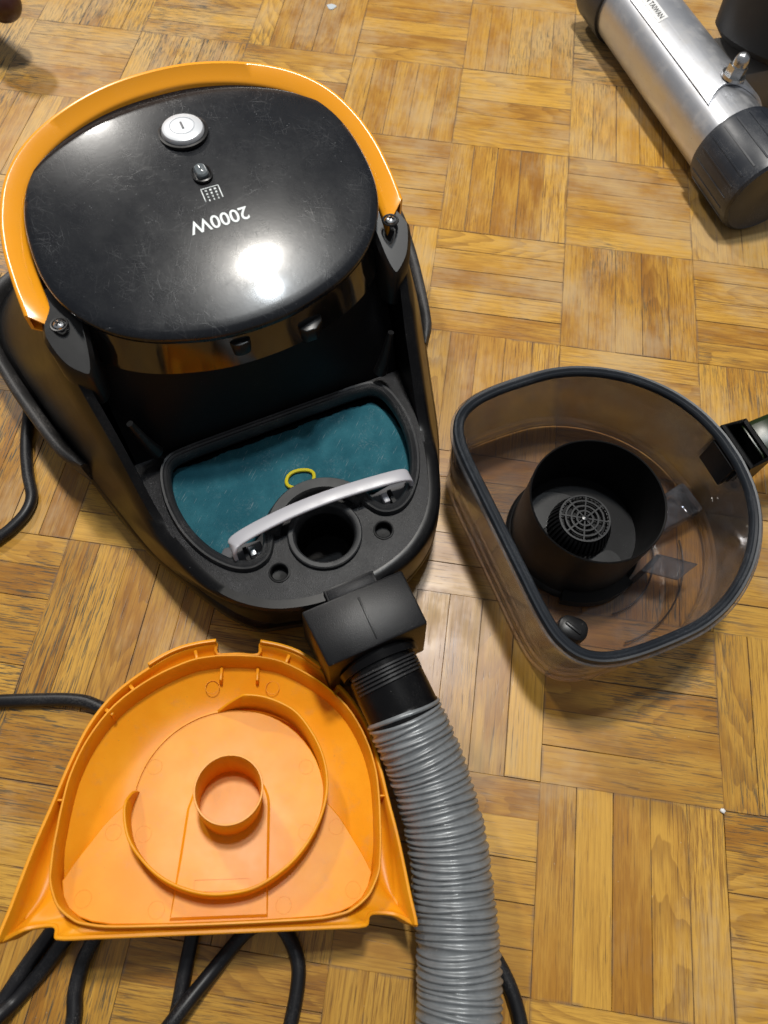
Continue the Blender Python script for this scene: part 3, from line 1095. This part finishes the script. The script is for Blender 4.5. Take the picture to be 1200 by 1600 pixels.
d_half = [(-.0765, 0), (-.0765, .032), (-.0762, .060), (-.0735, .0775), (-.0660, .0910), (-.0530, .0995), (-.0350, .1035), (-.0100, .1045), (.0180, .1028), (.0440, .0945), (.0690, .0785), (.0880, .0575), (.0990, .0360), (.1040, .0150), (.1048, 0)]
D = resample(smooth(mirror(d_half), 6), 168)


def Dk(f, ins=0.0):
    lp = [Vector((p.x * f + .0, p.y * f)) for p in D]
    return inset(lp, ins) if ins else lp


bm = bmesh.new()
loft(bm, [at(Dk(.968), .0012), at(Dk(.982), .040), at(Dk(.992), .0735), at(Dk(.992, .0022), .0735), at(Dk(.982, .0022), .040), at(Dk(.969, .0022), .0040)])
bin_part('clear_wall', bm, M['clear'], smooth=50)
bm = bmesh.new()
loft(bm, [at(Dk(.968, .0008), .0014), at(Dk(.968, .0008), .0037)], cap0=True, cap1=True)
bin_part('clear_floor', bm, M['clearb'], smooth=50)
bm = wall(Dk(1.0, -.0016), Dk(.985, .0012), .0722, .0752)
bin_part('rim_flange', bm, M['clear'])
gk = Dk(1.0, .0038)
bm = sweep2d(gk, [(-.0036, .0745), (-.0036, .0778), (-.0024, .0790), (-.0010, .0782), (.0002, .0793), (.0014, .0783), (.0028, .0786), (.0036, .0770), (.0036, .0745)], closed=True)
bin_part('rim_gasket', bm, M['gasket'], smooth=50)
# inner cylinder with its flared foot and floor
cc = (.0008, .0008)
bm = lathe([(.0510, .0042), (.0508, .0065), (.0500, .0078), (.0480, .0085), (.0470, .0110), (.0468, .0300), (.0464, .0692), (.0458, .0698), (.0451, .0692), (.0430, .0150)], 72, cc)
cyl = bin_part('inner_cylinder', bm, M['bincyl'], smooth=40)
bin_part('cylinder_floor', lathe([(.0432, .0178), (.0001, .0178)], 48, cc), M['cavity'], cyl)
bin_part('cylinder_pad', prism(smooth([(.012, .020), (-.010, .036), (-.032, .022), (-.036, .004), (-.022, .010)], 4), .0181, .0196), M['black'], cyl)
bin_part('cylinder_pad', prism(smooth([(-.012, -.030), (.002, -.040), (.018, -.034), (.012, -.022)], 4), .0181, .0196), M['black'], cyl)
# slotted cone and its round grille
bm = bmesh.new()
nS = 40
for k in range(nS):
    a = 2 * PI * k / nS
    d = Vector((math.cos(a), math.sin(a), 0))
    t = Vector((-d.y, d.x, 0))
    pts = [(.0230, .0182), (.0224, .0260), (.0197, .0345), (.0184, .0370)]
    rg = []
    for r, z in pts:
        c0 = Vector((cc[0], cc[1], z))
        rg.append([c0 + d * r + t * .0009, c0 + d * (r - .002) + t * .0007, c0 + d * (r - .002) - t * .0007, c0 + d * r - t * .0009])
    loft(bm, rg, cap0=True, cap1=True)
bin_part('cone_slats', bm, M['grille'], cyl)
bm = lathe([(.0190, .0178), (.0180, .0300), (.0160, .0340), (.0001, .0342)], 40, cc)
bin_part('cone_core', bm, M['cavity'], cyl)
bm = bmesh.new()
for r in (.0178, .0137, .0097, .0058):
    lathe([(r + .0008, .0366), (r + .0006, .0380), (r - .0006, .0380), (r - .0008, .0366)], 48, cc, bm, closed=True)
lathe([(.0001, .0392), (.0022, .0388), (.0028, .0373), (.0028, .0364)], 20, cc, bm)
for k in range(8):
    a = 2 * PI * k / 8 + .25
    box(bm, (cc[0] + .0100 * math.cos(a), cc[1] + .0100 * math.sin(a), .0373), (.0158, .0010, .0012), rot=a)
bin_part('cone_grille', bm, M['grille'], cyl)
# floor latch, hinge tab, box standing in for a wall reflection and rings moulded in the clear floor
lp = rrect(.0210, .0170, .0075, 5)
m_ = Matrix.Rotation(math.radians(-40), 2)
lp = [m_ @ p + Vector((-.0400, -.0660)) for p in lp]
bm = bmesh.new()
loft(bm, [at(lp, .0042), at(lp, .0240), at(inset(lp, .0008), .0262), at(inset(lp, .0030), .0275)], cap0=True, cap1=True)
lat = bin_part('floor_latch', bm, M['black'])
bm = box(bmesh.new(), (-.0405, -.0665, .0275), (.0130, .0028, .0024), rot=math.radians(-62))
bin_part('latch_rib', bm, M['black'], lat, bevel=.0008)
bm = sweep2d([(.0500 * math.cos(a), .0500 * math.sin(a), 0) for a in [math.radians(-128 + 62 * k / 16) for k in range(17)]], [(-.0045, .0042), (-.0040, .0125), (.0040, .0125), (.0045, .0042)])
bin_part('latch_arm', bm, M['bincyl'], lat)
bm = prism([(.0235, -.0470), (.0420, -.0405), (.0640, -.0570), (.0440, -.0620)], .0270, .0290)
tab = bin_part('hinge_tab', bm, M['clearg'], bevel=.0004)
bm = prism([(.0225, -.0465), (.0395, -.0400), (.0415, -.0425), (.0250, -.0495)], .0040, .0300)
bin_part('tab_post', bm, M['clearg'], tab)
bm = prism([(.0440, -.0260), (.0450, -.0040), (.0930, .0060), (.0960, -.0200)], .0045, .0240)  # smoky box added to give the dark reflection in the bin wall
bin_part('reflection_box', bm, M['clearg'], bevel=.003)
for r0 in (.052, .074):
    bm = sweep2d([(r0 * math.cos(a) + .004, r0 * math.sin(a) - .012, 0) for a in [math.radians(-95 + 80 * k / 20) for k in range(21)]], [(-.0006, .0036), (-.0004, .0052), (.0004, .0052), (.0006, .0036)])
    bin_part('moulded_ring', bm, M['clearg'])
bm = lathe([(.0001, .0120), (.0030, .0115), (.0038, .0100), (.0038, .0040)], 18, (.0500, -.0230))
bin_part('clear_knob', bm, M['clearg'])
# handle
so = [(.1040, -.0190), (.1040, .0180), (.1240, .0165), (.1240, -.0170)]
bm = bmesh.new()
loft(bm, [at(so, .040), at(so, .0790), at(inset(so, .0020), .0800), at(inset(so, .0040), .0790), at(inset(so, .0040), .050)], cap0=True, cap1=True)
hs = bin_part('handle_socket', bm, M['gloss'], smooth=30)
bm = wall(rrect(.0050, .0250, .001, 2, (.0990, -.0010)), rrect(.0030, .0230, .0005, 2, (.0990, -.0010)), .050, .0730)
box(bm, (.0990, -.0010, .0620), (.0048, .0014, .020))
bin_part('latch_window', bm, M['black'], hs)
hp2 = smooth([(.1220, 0, .0700), (.1400, 0, .0760), (.1620, 0, .0760), (.1840, 0, .0660), (.1950, 0, .0460), (.1960, 0, .0240)], 6, False)
bm = bmesh.new()
rings = []
for i, (p, (t, u, v)) in enumerate(zip(hp2, frames(hp2))):
    w_ = .0310 - .004 * math.sin(PI * i / (len(hp2) - 1))
    rings.append([p + v * q.x + u * q.y for q in rrect(w_, .0130, .0045, 4)])
loft(bm, rings, cap0=True, cap1=True)
bin_part('handle', bm, M['green'], smooth=50)

# ================================================================== ORANGE COVER (upside down, its open side up, leaning towards the vacuum)
E1 = Vector((0.97866, 0.15934, -0.12973)).normalized()
E3 = Vector((0.09759, 0.19518, 0.97590)).normalized()
E1 = (E1 - E3 * E1.dot(E3)).normalized()
E2 = E3.cross(E1)
mc = Matrix((E1, E2, E3)).transposed().to_4x4()
mc.translation = Vector((-0.19245, -0.87798, 0.0505))
COV = empty('bin_cover', 'orange D-shaped dust bin cover lying upside down, inner tube and spiral wall showing', 'cover', matrix=mc)


def cov(name, bm, mat=None, parent=COV, **kw):
    return finish(name, bm, mat or M['orange'], parent, **kw)


#          outer (c, d)      rim h      D wall (c, d)       trough h
keys = [((0, .0905), -.0040, (0, .0855), -.010), ((.0128, .0903), -.0040, (.0128, .0850), -.010), ((.0140, .0957), .0000, (.0140, .0848), -.010), ((.0360, .0902), 0, (.0285, .0817), -.010),
        ((.0543, .0785), 0, (.0506, .0700), -.011), ((.0726, .0615), 0, (.0702, .0525), -.012), ((.0840, .0425), 0, (.0819, .0322), -.013), ((.0910, .0195), 0, (.0875, .0125), -.014),
        ((.0963, -.005), 0, (.0888, -.005), -.015), ((.1000, -.021), 0, (.0888, -.016), -.016), ((.1030, -.037), 0, (.0887, -.026), -.017), ((.1058, -.054), 0, (.0880, -.035), -.017), ((.1085, -.0690), 0, (.0872, -.041), -.016),
        ((.1050, -.0680), -.004, (.0850, -.0465), -.013), ((.0985, -.0640), -.009, (.0815, -.0525), -.012), ((.0900, -.0625), -.010, (.0775, -.0562), -.011), ((.0835, -.0630), -.009, (.0740, -.0585), -.009),
        ((.0805, -.0685), -.004, (.0690, -.0610), -.005), ((.0600, -.0690), -.003, (.0560, -.0632), -.005), ((.0300, -.0690), -.003, (.0300, -.0638), -.005), ((0, -.0690), -.003, (0, -.0640), -.005)]
NS = 4


def expand(kk):
    """half keys -> closed, subdivided loop of (c, d, value)"""
    hh = [Vector((p[0][0], p[0][1], p[1])) for p in kk]
    cl = hh + [Vector((-p.x, p.y, p.z)) for p in reversed(hh[1:-1])]
    return cl


def spline_loop(cl):
    out = []
    n_ = len(cl)
    for i in range(n_):
        p0, p1, p2, p3 = cl[i - 1], cl[i], cl[(i + 1) % n_], cl[(i + 2) % n_]
        for j in range(NS):
            t = j / NS
            # centripetal-ish: fall back to straight where the spacing is very uneven
            m1 = (p2 - p0) * 0.5
            m2 = (p3 - p1) * 0.5
            ln = (p2 - p1).length
            if m1.length > ln:
                m1 = m1.normalized() * ln
            if m2.length > ln:
                m2 = m2.normalized() * ln
            out.append(p1 * (2 * t ** 3 - 3 * t * t + 1) + m1 * (t ** 3 - 2 * t * t + t) + p2 * (-2 * t ** 3 + 3 * t * t) + m2 * (t ** 3 - t * t))
    return out


OUT = spline_loop(expand([(k[0], k[1]) for k in keys]))
DW = spline_loop(expand([(k[2], k[3]) for k in keys]))
cen = Vector((0, .010))


def sc(lp, f):
    return [cen + (Vector((p.x, p.y)) - cen) * f for p in lp]


o2 = [Vector((p.x, p.y)) for p in OUT]
d2 = [Vector((p.x, p.y)) for p in DW]
hr = [p.z for p in OUT]
ht = [p.z for p in DW]


def mixl(f, dh):
    return [(a.x + (b.x - a.x) * f, a.y + (b.y - a.y) * f, h + dh) for a, b, h in zip(o2i, d2o, ht)]


o2i = inset(o2, .0021)
d2o = inset(d2, -.0014)
FLOOR_H = -.0265
bm = bmesh.new()
rings = [at(sc(o2, .45), -.0400), at(sc(o2, .80), -.0330), [(p.x, p.y, min(-.020, h - .012)) for p, h in zip(sc(o2, .96), hr)], [(p.x, p.y, h - .004) for p, h in zip(o2, hr)],
         [(p.x, p.y, h - .0005) for p, h in zip(o2, hr)], [(p.x, p.y, h) for p, h in zip(inset(o2, .0005), hr)], [(p.x, p.y, h) for p, h in zip(inset(o2, .0017), hr)], [(p.x, p.y, h - .0006) for p, h in zip(o2i, hr)]]
for f, k in ((.14, .55), (.35, .88), (.62, 1.0), (.86, 1.0)):
    rings.append([(a.x + (b.x - a.x) * f, a.y + (b.y - a.y) * f, (h0 - .0006) + ((h1) - (h0 - .0006)) * k) for a, b, h0, h1 in zip(o2i, d2o, hr, ht)])
rings += [[(p.x, p.y, h) for p, h in zip(d2o, ht)], at(d2o, .0008), at(inset(d2o, .0004), .0013), at(inset(d2o, .0012), .0013), at(inset(d2o, .0015), .0008)]
fw = inset(d2o, .0026)


def bowl(p):
    k = min(1, max(0, (p[1] + .050) / .030))
    return FLOOR_H + (.0105 * k * k * (3 - 2 * k))


rings.append([(p.x, p.y, bowl(p)) for p in fw])
rings.append([(p.x, p.y, FLOOR_H + (bowl(q) - FLOOR_H) * .45) for p, q in zip(sc(fw, .86), fw)])
rings.append([(p.x, p.y, FLOOR_H) for p in sc(fw, .70)])
loft(bm, rings, cap0=True)
fill([sc(fw, .70)], FLOOR_H, bm)
shell = cov('shell', bm, smooth=42)
# retaining lips either side of the notch
for s in (-1, 1):
    pts = [(s * c, d) for c, d in ((.0142, .0955), (.0250, .0935), (.0362, .0900), (.0460, .0847), (.0545, .0782))]
    bm = sweep2d(smooth([(a, b, 0) for a, b in pts], 5, False), [(-.0011, -.003), (-.0011, .0036), (.0011, .0036), (.0011, -.003)])
    cov('retaining_lip', bm, bevel=.0004)
for c_, d_ in ((-.0270, .0893), (.0330, .0872), (-.0640, .0660), (.0655, .0645), (-.0752, .0505)):
    box_bm = box(bmesh.new(), (c_ * .985, d_ * .985, -.0055), (.0022, .0060, .0065), rot=math.atan2(d_, c_) + PI / 2)
    cov('locating_rib', box_bm, bevel=.0005)
for s in (-1, 1):
    cov('locating_rib', box(bmesh.new(), (s * .0925, -.0010, -.0065), (.0065, .0012, .010)), bevel=.0004)
for s in (-1, 1):
    cov('stop_block', box(bmesh.new(), (s * .0118 + .0015, .0790, -.0175), (.0020, .0090, .0100)), bevel=.0006)

# raised plate: disc plus the two corners
pl = []
for k in range(25):
    a = math.radians(176 - 172 * k / 24)
    pl.append((.0015 + .0570 * math.cos(a), .0005 + .0560 * math.sin(a)))
right = smooth([(.0608, -.0020, 0), (.0680, -.0100, 0), (.0755, -.0215, 0), (.0815, -.0310, 0), (.0862, -.0400, 0)], 5, False)
low = [(.0840, -.0475), (.0800, -.0535), (.0740, -.0575), (.0670, -.0600), (.0560, -.0618), (.030, -.0625), (0, -.0627)]
pl += [(p.x, p.y) for p in right] + low + [(-c, d) for c, d in reversed(low[:-1])] + [(-p.x, p.y) for p in reversed(right)]
bm = bmesh.new()
PL = [Vector(p) for p in pl]
loft(bm, [at(PL, FLOOR_H - .001), at(PL, -.0178), at(inset(PL, .0006), -.0172)])
fill([inset(PL, .0006)], -.0172, bm)
cov('raised_plate', bm, smooth=40)
PH = -.0172
# tongue running from the tube to the straight edge
tg = [(.0268, -.0610), (.0262, -.030), (.0255, -.004)] + [(.0015 + .0240 * math.cos(a), -.004 + .0240 * math.sin(a)) for a in [math.radians(10 + 160 * k / 20) for k in range(21)]] + [(-.0232, -.004), (-.0245, -.030), (-.0262, -.0610)]
tg = [Vector(p) for p in tg]
bm = bmesh.new()
loft(bm, [at(tg, PH - .0005), at(tg, PH + .0004), at(inset(tg, .0016), PH + .0020)], cap1=False)
fill([inset(tg, .0016)], PH + .0020, bm)
cov('tongue', bm, smooth=25)
bm = wall(rrect(.0312, .0062, .0002, 1, (.0005, -.0445)), rrect(.0304, .0054, .0002, 1, (.0005, -.0445)), PH + .0015, PH + .0024)
cov('label_frame', bm)
# spiral wall
sp = [(-.0525, .0065), (-.0545, .0010), (-.0552, -.0090), (-.0502, -.0235), (-.0385, -.0365), (-.0255, -.0450), (-.0095, -.0502), (.0065, -.0507), (.0222, -.0470), (.0402, -.0348), (.0528, -.0172), (.0582, .0013), (.0565, .0187), (.0495, .0346), (.0378, .0492), (.0215, .0572), (.0080, .0592), (-.0020, .0578), (-.0105, .0548)]
spp = resample(smooth([(a, b, 0) for a, b in sp], 8, False), 120, False)


def sp_prof(i, t):
    hh = .0030
    if t < .035:
        hh = PH + .002 + (.0030 - PH - .002) * (t / .035) ** .6
    if t > .94:
        hh = PH + .0015 + (.0030 - PH - .0015) * (1 - (t - .94) / .06)
    return [(-.0010, PH - .006), (-.0008, hh - .0003), (-.0005, hh), (.0005, hh), (.0008, hh - .0003), (.0010, PH - .006)]


cov('spiral_wall', sweep2d(spp, sp_prof), smooth=50)
arcp = [(.0015 + .0564 * math.cos(a), .0005 + .0554 * math.sin(a), 0) for a in [math.radians(100 + 74 * k / 30) for k in range(31)]]
cov('disc_edge', sweep2d(arcp, [(-.0010, PH - .002), (-.0007, PH + .0012), (.0005, PH + .0012), (.0009, PH - .002)]), smooth=50)
# centre tube
tcx = (.0018, -.0005)
bm = lathe([(.0184, PH - .001), (.0194, .0165), (.0192, .0171), (.0183, .0171), (.0181, .0165), (.0174, PH - .004), (.0001, PH - .004)], 64, tcx)
cov('centre_tube', bm, smooth=45)
bm = lathe([(.0166, PH - .0045), (.0164, PH + .0008), (.0150, PH + .0012), (.0146, PH + .0002), (.0001, PH)], 48, (tcx[0], tcx[1] - .001))
cov('tube_seat', bm, smooth=40)
# ejector marks
mk = None
for c_, d_, h_ in ((-.0452, .0209, PH), (.0467, .0202, PH), (.0474, -.0178, PH), (.0653, -.0150, PH), (-.0463, -.0169, PH), (-.0631, -.0156, PH), (-.0735, -.0490, PH), (-.0339, -.0555, PH), (.0355, -.0555, PH), (.0750, -.0490, PH), (-.0156, .0720, FLOOR_H + .0075), (.0236, .0720, FLOOR_H + .0075)):
    if mk is None:
        bm = lathe([(.0046, -.0002), (.0045, .00018), (.0043, .00018), (.0042, -.0002)], 28)
        mk = cov('mould_mark', bm)
        o = mk
    else:
        o = mk.copy()
        C.objects.link(o)
        o.parent = COV
    o.location = (c_, d_, h_)

# ================================================================== POWER CORD
z = .0046
cp = [(-.395, -.560, .02), (-.4201, -.5903, .012), (-.4260, -.6084, .008), (-.4232, -.6295, z), (-.4164, -.6523, z), (-.4070, -.6738, z), (-.3974, -.6918, z), (-.3970, -.7053, z), (-.4023, -.7179, z), (-.4086, -.7272, z), (-.4281, -.7517, z),
      (-.452, -.790, z), (-.440, -.835, z), (-.410, -.8485, z), (-.3896, -.8464, z), (-.3649, -.8415, z), (-.3399, -.8370, z), (-.3188, -.8339, z), (-.3030, -.8346, z), (-.2850, -.8430, z), (-.262, -.874, z), (-.254, -.905, z),
      (-.2545, -.935, z), (-.2569, -.9528, z), (-.2597, -.9649, z), (-.2628, -.9767, z), (-.2626, -.9925, z), (-.2588, -1.0103, z), (-.262, -1.050, z), (-.300, -1.075, z), (-.325, -1.05, z),
      (-.3066, -1.0228, z), (-.3024, -1.0048, z), (-.2948, -.9844, z), (-.2872, -.9677, z), (-.2827, -.9581, z), (-.276, -.938, z), (-.266, -.925, .012), (-.2600, -.934, .014), (-.2682, -.9544, .0095), (-.2756, -.9674, .008), (-.2838, -.9828, z), (-.2945, -1.0006, z), (-.3046, -1.0165, .012), (-.335, -1.07, .013),
      (-.31, -1.12, z), (-.24, -1.10, z), (-.205, -1.04, z), (-.2022, -.9995, z), (-.2028, -.9747, z), (-.2031, -.9559, z), (-.2039, -.9454, z), (-.204, -.925, z), (-.186, -.912, z), (-.168, -.921, z),
      (-.1564, -.9387, z), (-.1467, -.9480, z), (-.1387, -.9593, z), (-.1362, -.9718, z), (-.1368, -.9934, z), (-.140, -1.03, z), (-.12, -1.10, z), (-.06, -1.15, z), (-.01, -1.09, z), (.004, -1.02, z),
      (-.0040, -.9790, z), (-.0119, -.9576, z), (-.0237, -.9410, z), (-.0348, -.9317, z)]
cpath = resample(smooth(cp, 8, False), 900, False)
cordbm = tube(cpath, .0043, 12)
cord = finish('power_cord', cordbm, M['cord'], smooth=80)
cord['label'] = 'black rubber power cord looping out from the vacuum and under the orange cover'
cord['category'] = 'cord'
cp2 = [(-.1750, -.9200, z), (-.1640, -.9397, z), (-.1738, -.9518, z), (-.1873, -.9726, z + .001), (-.1975, -.9890, .0115), (-.2060, -1.0040, .0135), (-.222, -1.03, .008), (-.25, -1.18, z)]
c2 = finish('extension_cord', tube(resample(smooth(cp2, 8, False), 120, False), .0043, 12), M['cord'], smooth=80)
c2['label'] = 'black cord crossing over another strand below the middle of the orange cover'
c2['category'] = 'cord'

# ================================================================== STEEL FOOT OF A MACHINE, far right
ZC = .0405
ax0, ax1 = Vector((.0425, -.0381, ZC)), Vector((.1455, -.2564, ZC))
dirx = (ax1 - ax0)
dirx.z = 0
dirx.normalize()
side = Vector((0, 0, 1)).cross(dirx)        # horizontal, to one side
mt = Matrix((dirx, side, Vector((0, 0, 1)))).transposed().to_4x4()
mt.translation = Vector((ax1.x, ax1.y, 0))
FOOT = empty('machine_foot', 'silver tubular steel foot with ribbed black end cap and bolted sleeve', 'metal foot', matrix=mt)
R0 = .0360


def foot(name, bm, mat, parent=FOOT, **kw):
    return finish(name, bm, mat, parent, **kw)


def xlathe(prof, n=64, zc=ZC):
    bm = bmesh.new()
    loft(bm, [[(x, max(r, 1e-5) * math.cos(2 * PI * k / n), zc + max(r, 1e-5) * math.sin(2 * PI * k / n)) for k in range(n)] for x, r in prof])
    return bm


foot('steel_tube', xlathe([(-.232, R0), (.004, R0)]), M['steel'])
capo = foot('end_cap', xlathe([(-.004, R0), (-.004, .0396), (.0, .0403), (.058, .0403), (.062, .0392), (.064, .0365), (.0622, .0335), (.060, .0001)]), M['cap'], smooth=35, label='ribbed black end cap nearest the camera')
bm = bmesh.new()
for k in range(22):
    a = 2 * PI * k / 22
    m4 = Matrix.Translation((.0285, .0403 * math.cos(a), ZC + .0403 * math.sin(a))) @ Matrix.Rotation(a, 4, 'X')
    box(bm, None, (.054, .0010, .0014), mat4=m4)
foot('cap_ribs', bm, M['cap'], capo)
foot('end_cap', xlathe([(-.228, R0), (-.228, .0392), (-.232, .0400), (-.275, .0400), (-.28, .036), (-.28, .0001)]), M['cap'], smooth=35)
# sleeve: curved plate over the top, away from the camera side
bm = bmesh.new()
rings = []
for k in range(25):
    f = k / 24
    a = math.radians(131 - 150 * f)
    xe = -.031 + .010 * math.sin(PI * min(1, f * 2.2)) * -1 + (.030 * max(0, f - .42) if f < .8 else .0114)
    c_, s2 = math.cos(a), math.sin(a)
    ring = []
    for x, r in ((-.20, .0364), (-.20, .0392), (xe - .002, .0392), (xe, .0386), (xe, .0364)):
        ring.append((x, -r * c_ * -1, ZC + r * s2))
    rings.append(ring)
loft(bm, rings, cap0=True, cap1=True)
foot('sleeve', bm, M['sleeve'], smooth=45)
# acorn nut on the sleeve
nut_a = math.radians(84)
nb = Matrix.Translation((-.047, .0390 * math.cos(nut_a) * 1, ZC + .0390 * math.sin(nut_a))) @ Matrix.Rotation(nut_a - PI / 2, 4, 'X')


def tf(bm, m4):
    for v in bm.verts:
        v.co = m4 @ v.co
    return bm


nutbm = prism(circle(.0088, 6), .0028, .0105)
lathe([(.0110, 0), (.0110, .0028), (.0040, .0028)], 24, bm=nutbm)
lathe([(.0066, .0105), (.0066, .0150), (.0055, .0190), (.0030, .0212), (.0001, .0218)], 20, bm=nutbm)
foot('acorn_nut', tf(nutbm, nb), M['chrome'], smooth=35)
bm = box(bmesh.new(), (-.098, .085, .040), (.062, .110, .046))
foot('bracket', bm, M['bracket'], bevel=.006)
bm = bmesh.new()
pc = Matrix.Translation((-.100, .082, .060)) @ Matrix.Rotation(math.radians(-14), 4, 'X') @ Matrix.Rotation(math.radians(-8), 4, 'Y')
lathe([(.0001, 0), (.050, .0), (.058, .006), (.062, .030), (.064, .40)], 48, bm=bm)
foot('frame_post', tf(bm, pc), M['darksteel'])
# sticker lying on the sleeve
st_a = math.radians(128)


def wrap_sticker(me, lift, x0, a0):
    for v in me.vertices:
        a = a0 - v.co.y / .0392
        r = .0392 + lift
        v.co = Vector((x0 + v.co.x, r * math.cos(a), ZC + r * math.sin(a)))
    return me


bm = bmesh.new()
gx = [k / 12 * .060 - .030 for k in range(13)]
gy = [k / 4 * .010 - .005 for k in range(5)]
loft(bm, [[(x, y, 0) for x in gx] for y in gy], closed=False)
me = bpy.data.meshes.new('sticker')
bm.to_mesh(me)
bm.free()
wrap_sticker(me, .0003, -.176, math.radians(114))
stick = link('sticker', me, M['sticker'], FOOT)
me = text_mesh('MADE IN TAIWAN', .0066, bold=.0001)
wrap_sticker(me, .0005, -.176, math.radians(114))
link('sticker_print', me, M['print'], stick)

# ================================================================== small things
bm = bmesh.new()
pth = resample(smooth([(-.5720, -.1980, .056), (-.5870, -.1880, .057), (-.620, -.170, .060), (-.70, -.11, .062), (-.76, -.07, .040), (-.78, -.06, .008)], 8, False), 90, False)
tube(pth, lambda i: max(.001, .0190 * math.sqrt(1 - (1 - min(1, i / 7)) ** 2)), 24, bm=bm)
rail = finish('chair_rail', bm, M['darkwood'], smooth=60)
rail['label'] = 'dark reddish brown rounded wooden rail end above the floor'
rail['category'] = 'chair rail'
bm = lathe([(.0052, .0002), (.0049, .0007), (.0001, .0009)], 20)
for v in bm.verts:
    v.co.x *= 1 + .25 * math.sin(3 * math.atan2(v.co.y, v.co.x))
ps = finish('paint_spot', bm, M['paint'])
ps.location = (-.2802, -.0376, 0)
ps['label'] = 'pale blue dried paint spot on the parquet beyond the orange handle'
ps['category'] = 'paint spot'
bm = bmesh.new()
bmesh.ops.create_icosphere(bm, subdivisions=2, radius=.0017)
for v in bm.verts:
    v.co *= rnd.uniform(.75, 1.15)
    v.co.z = v.co.z * .7 + .0012
cr = finish('crumb', bm, M['sticker'])
cr.location = (.1188, -.8406, 0)
cr['label'] = 'tiny white crumb in a parquet joint below the dust bin'
cr['category'] = 'crumb'
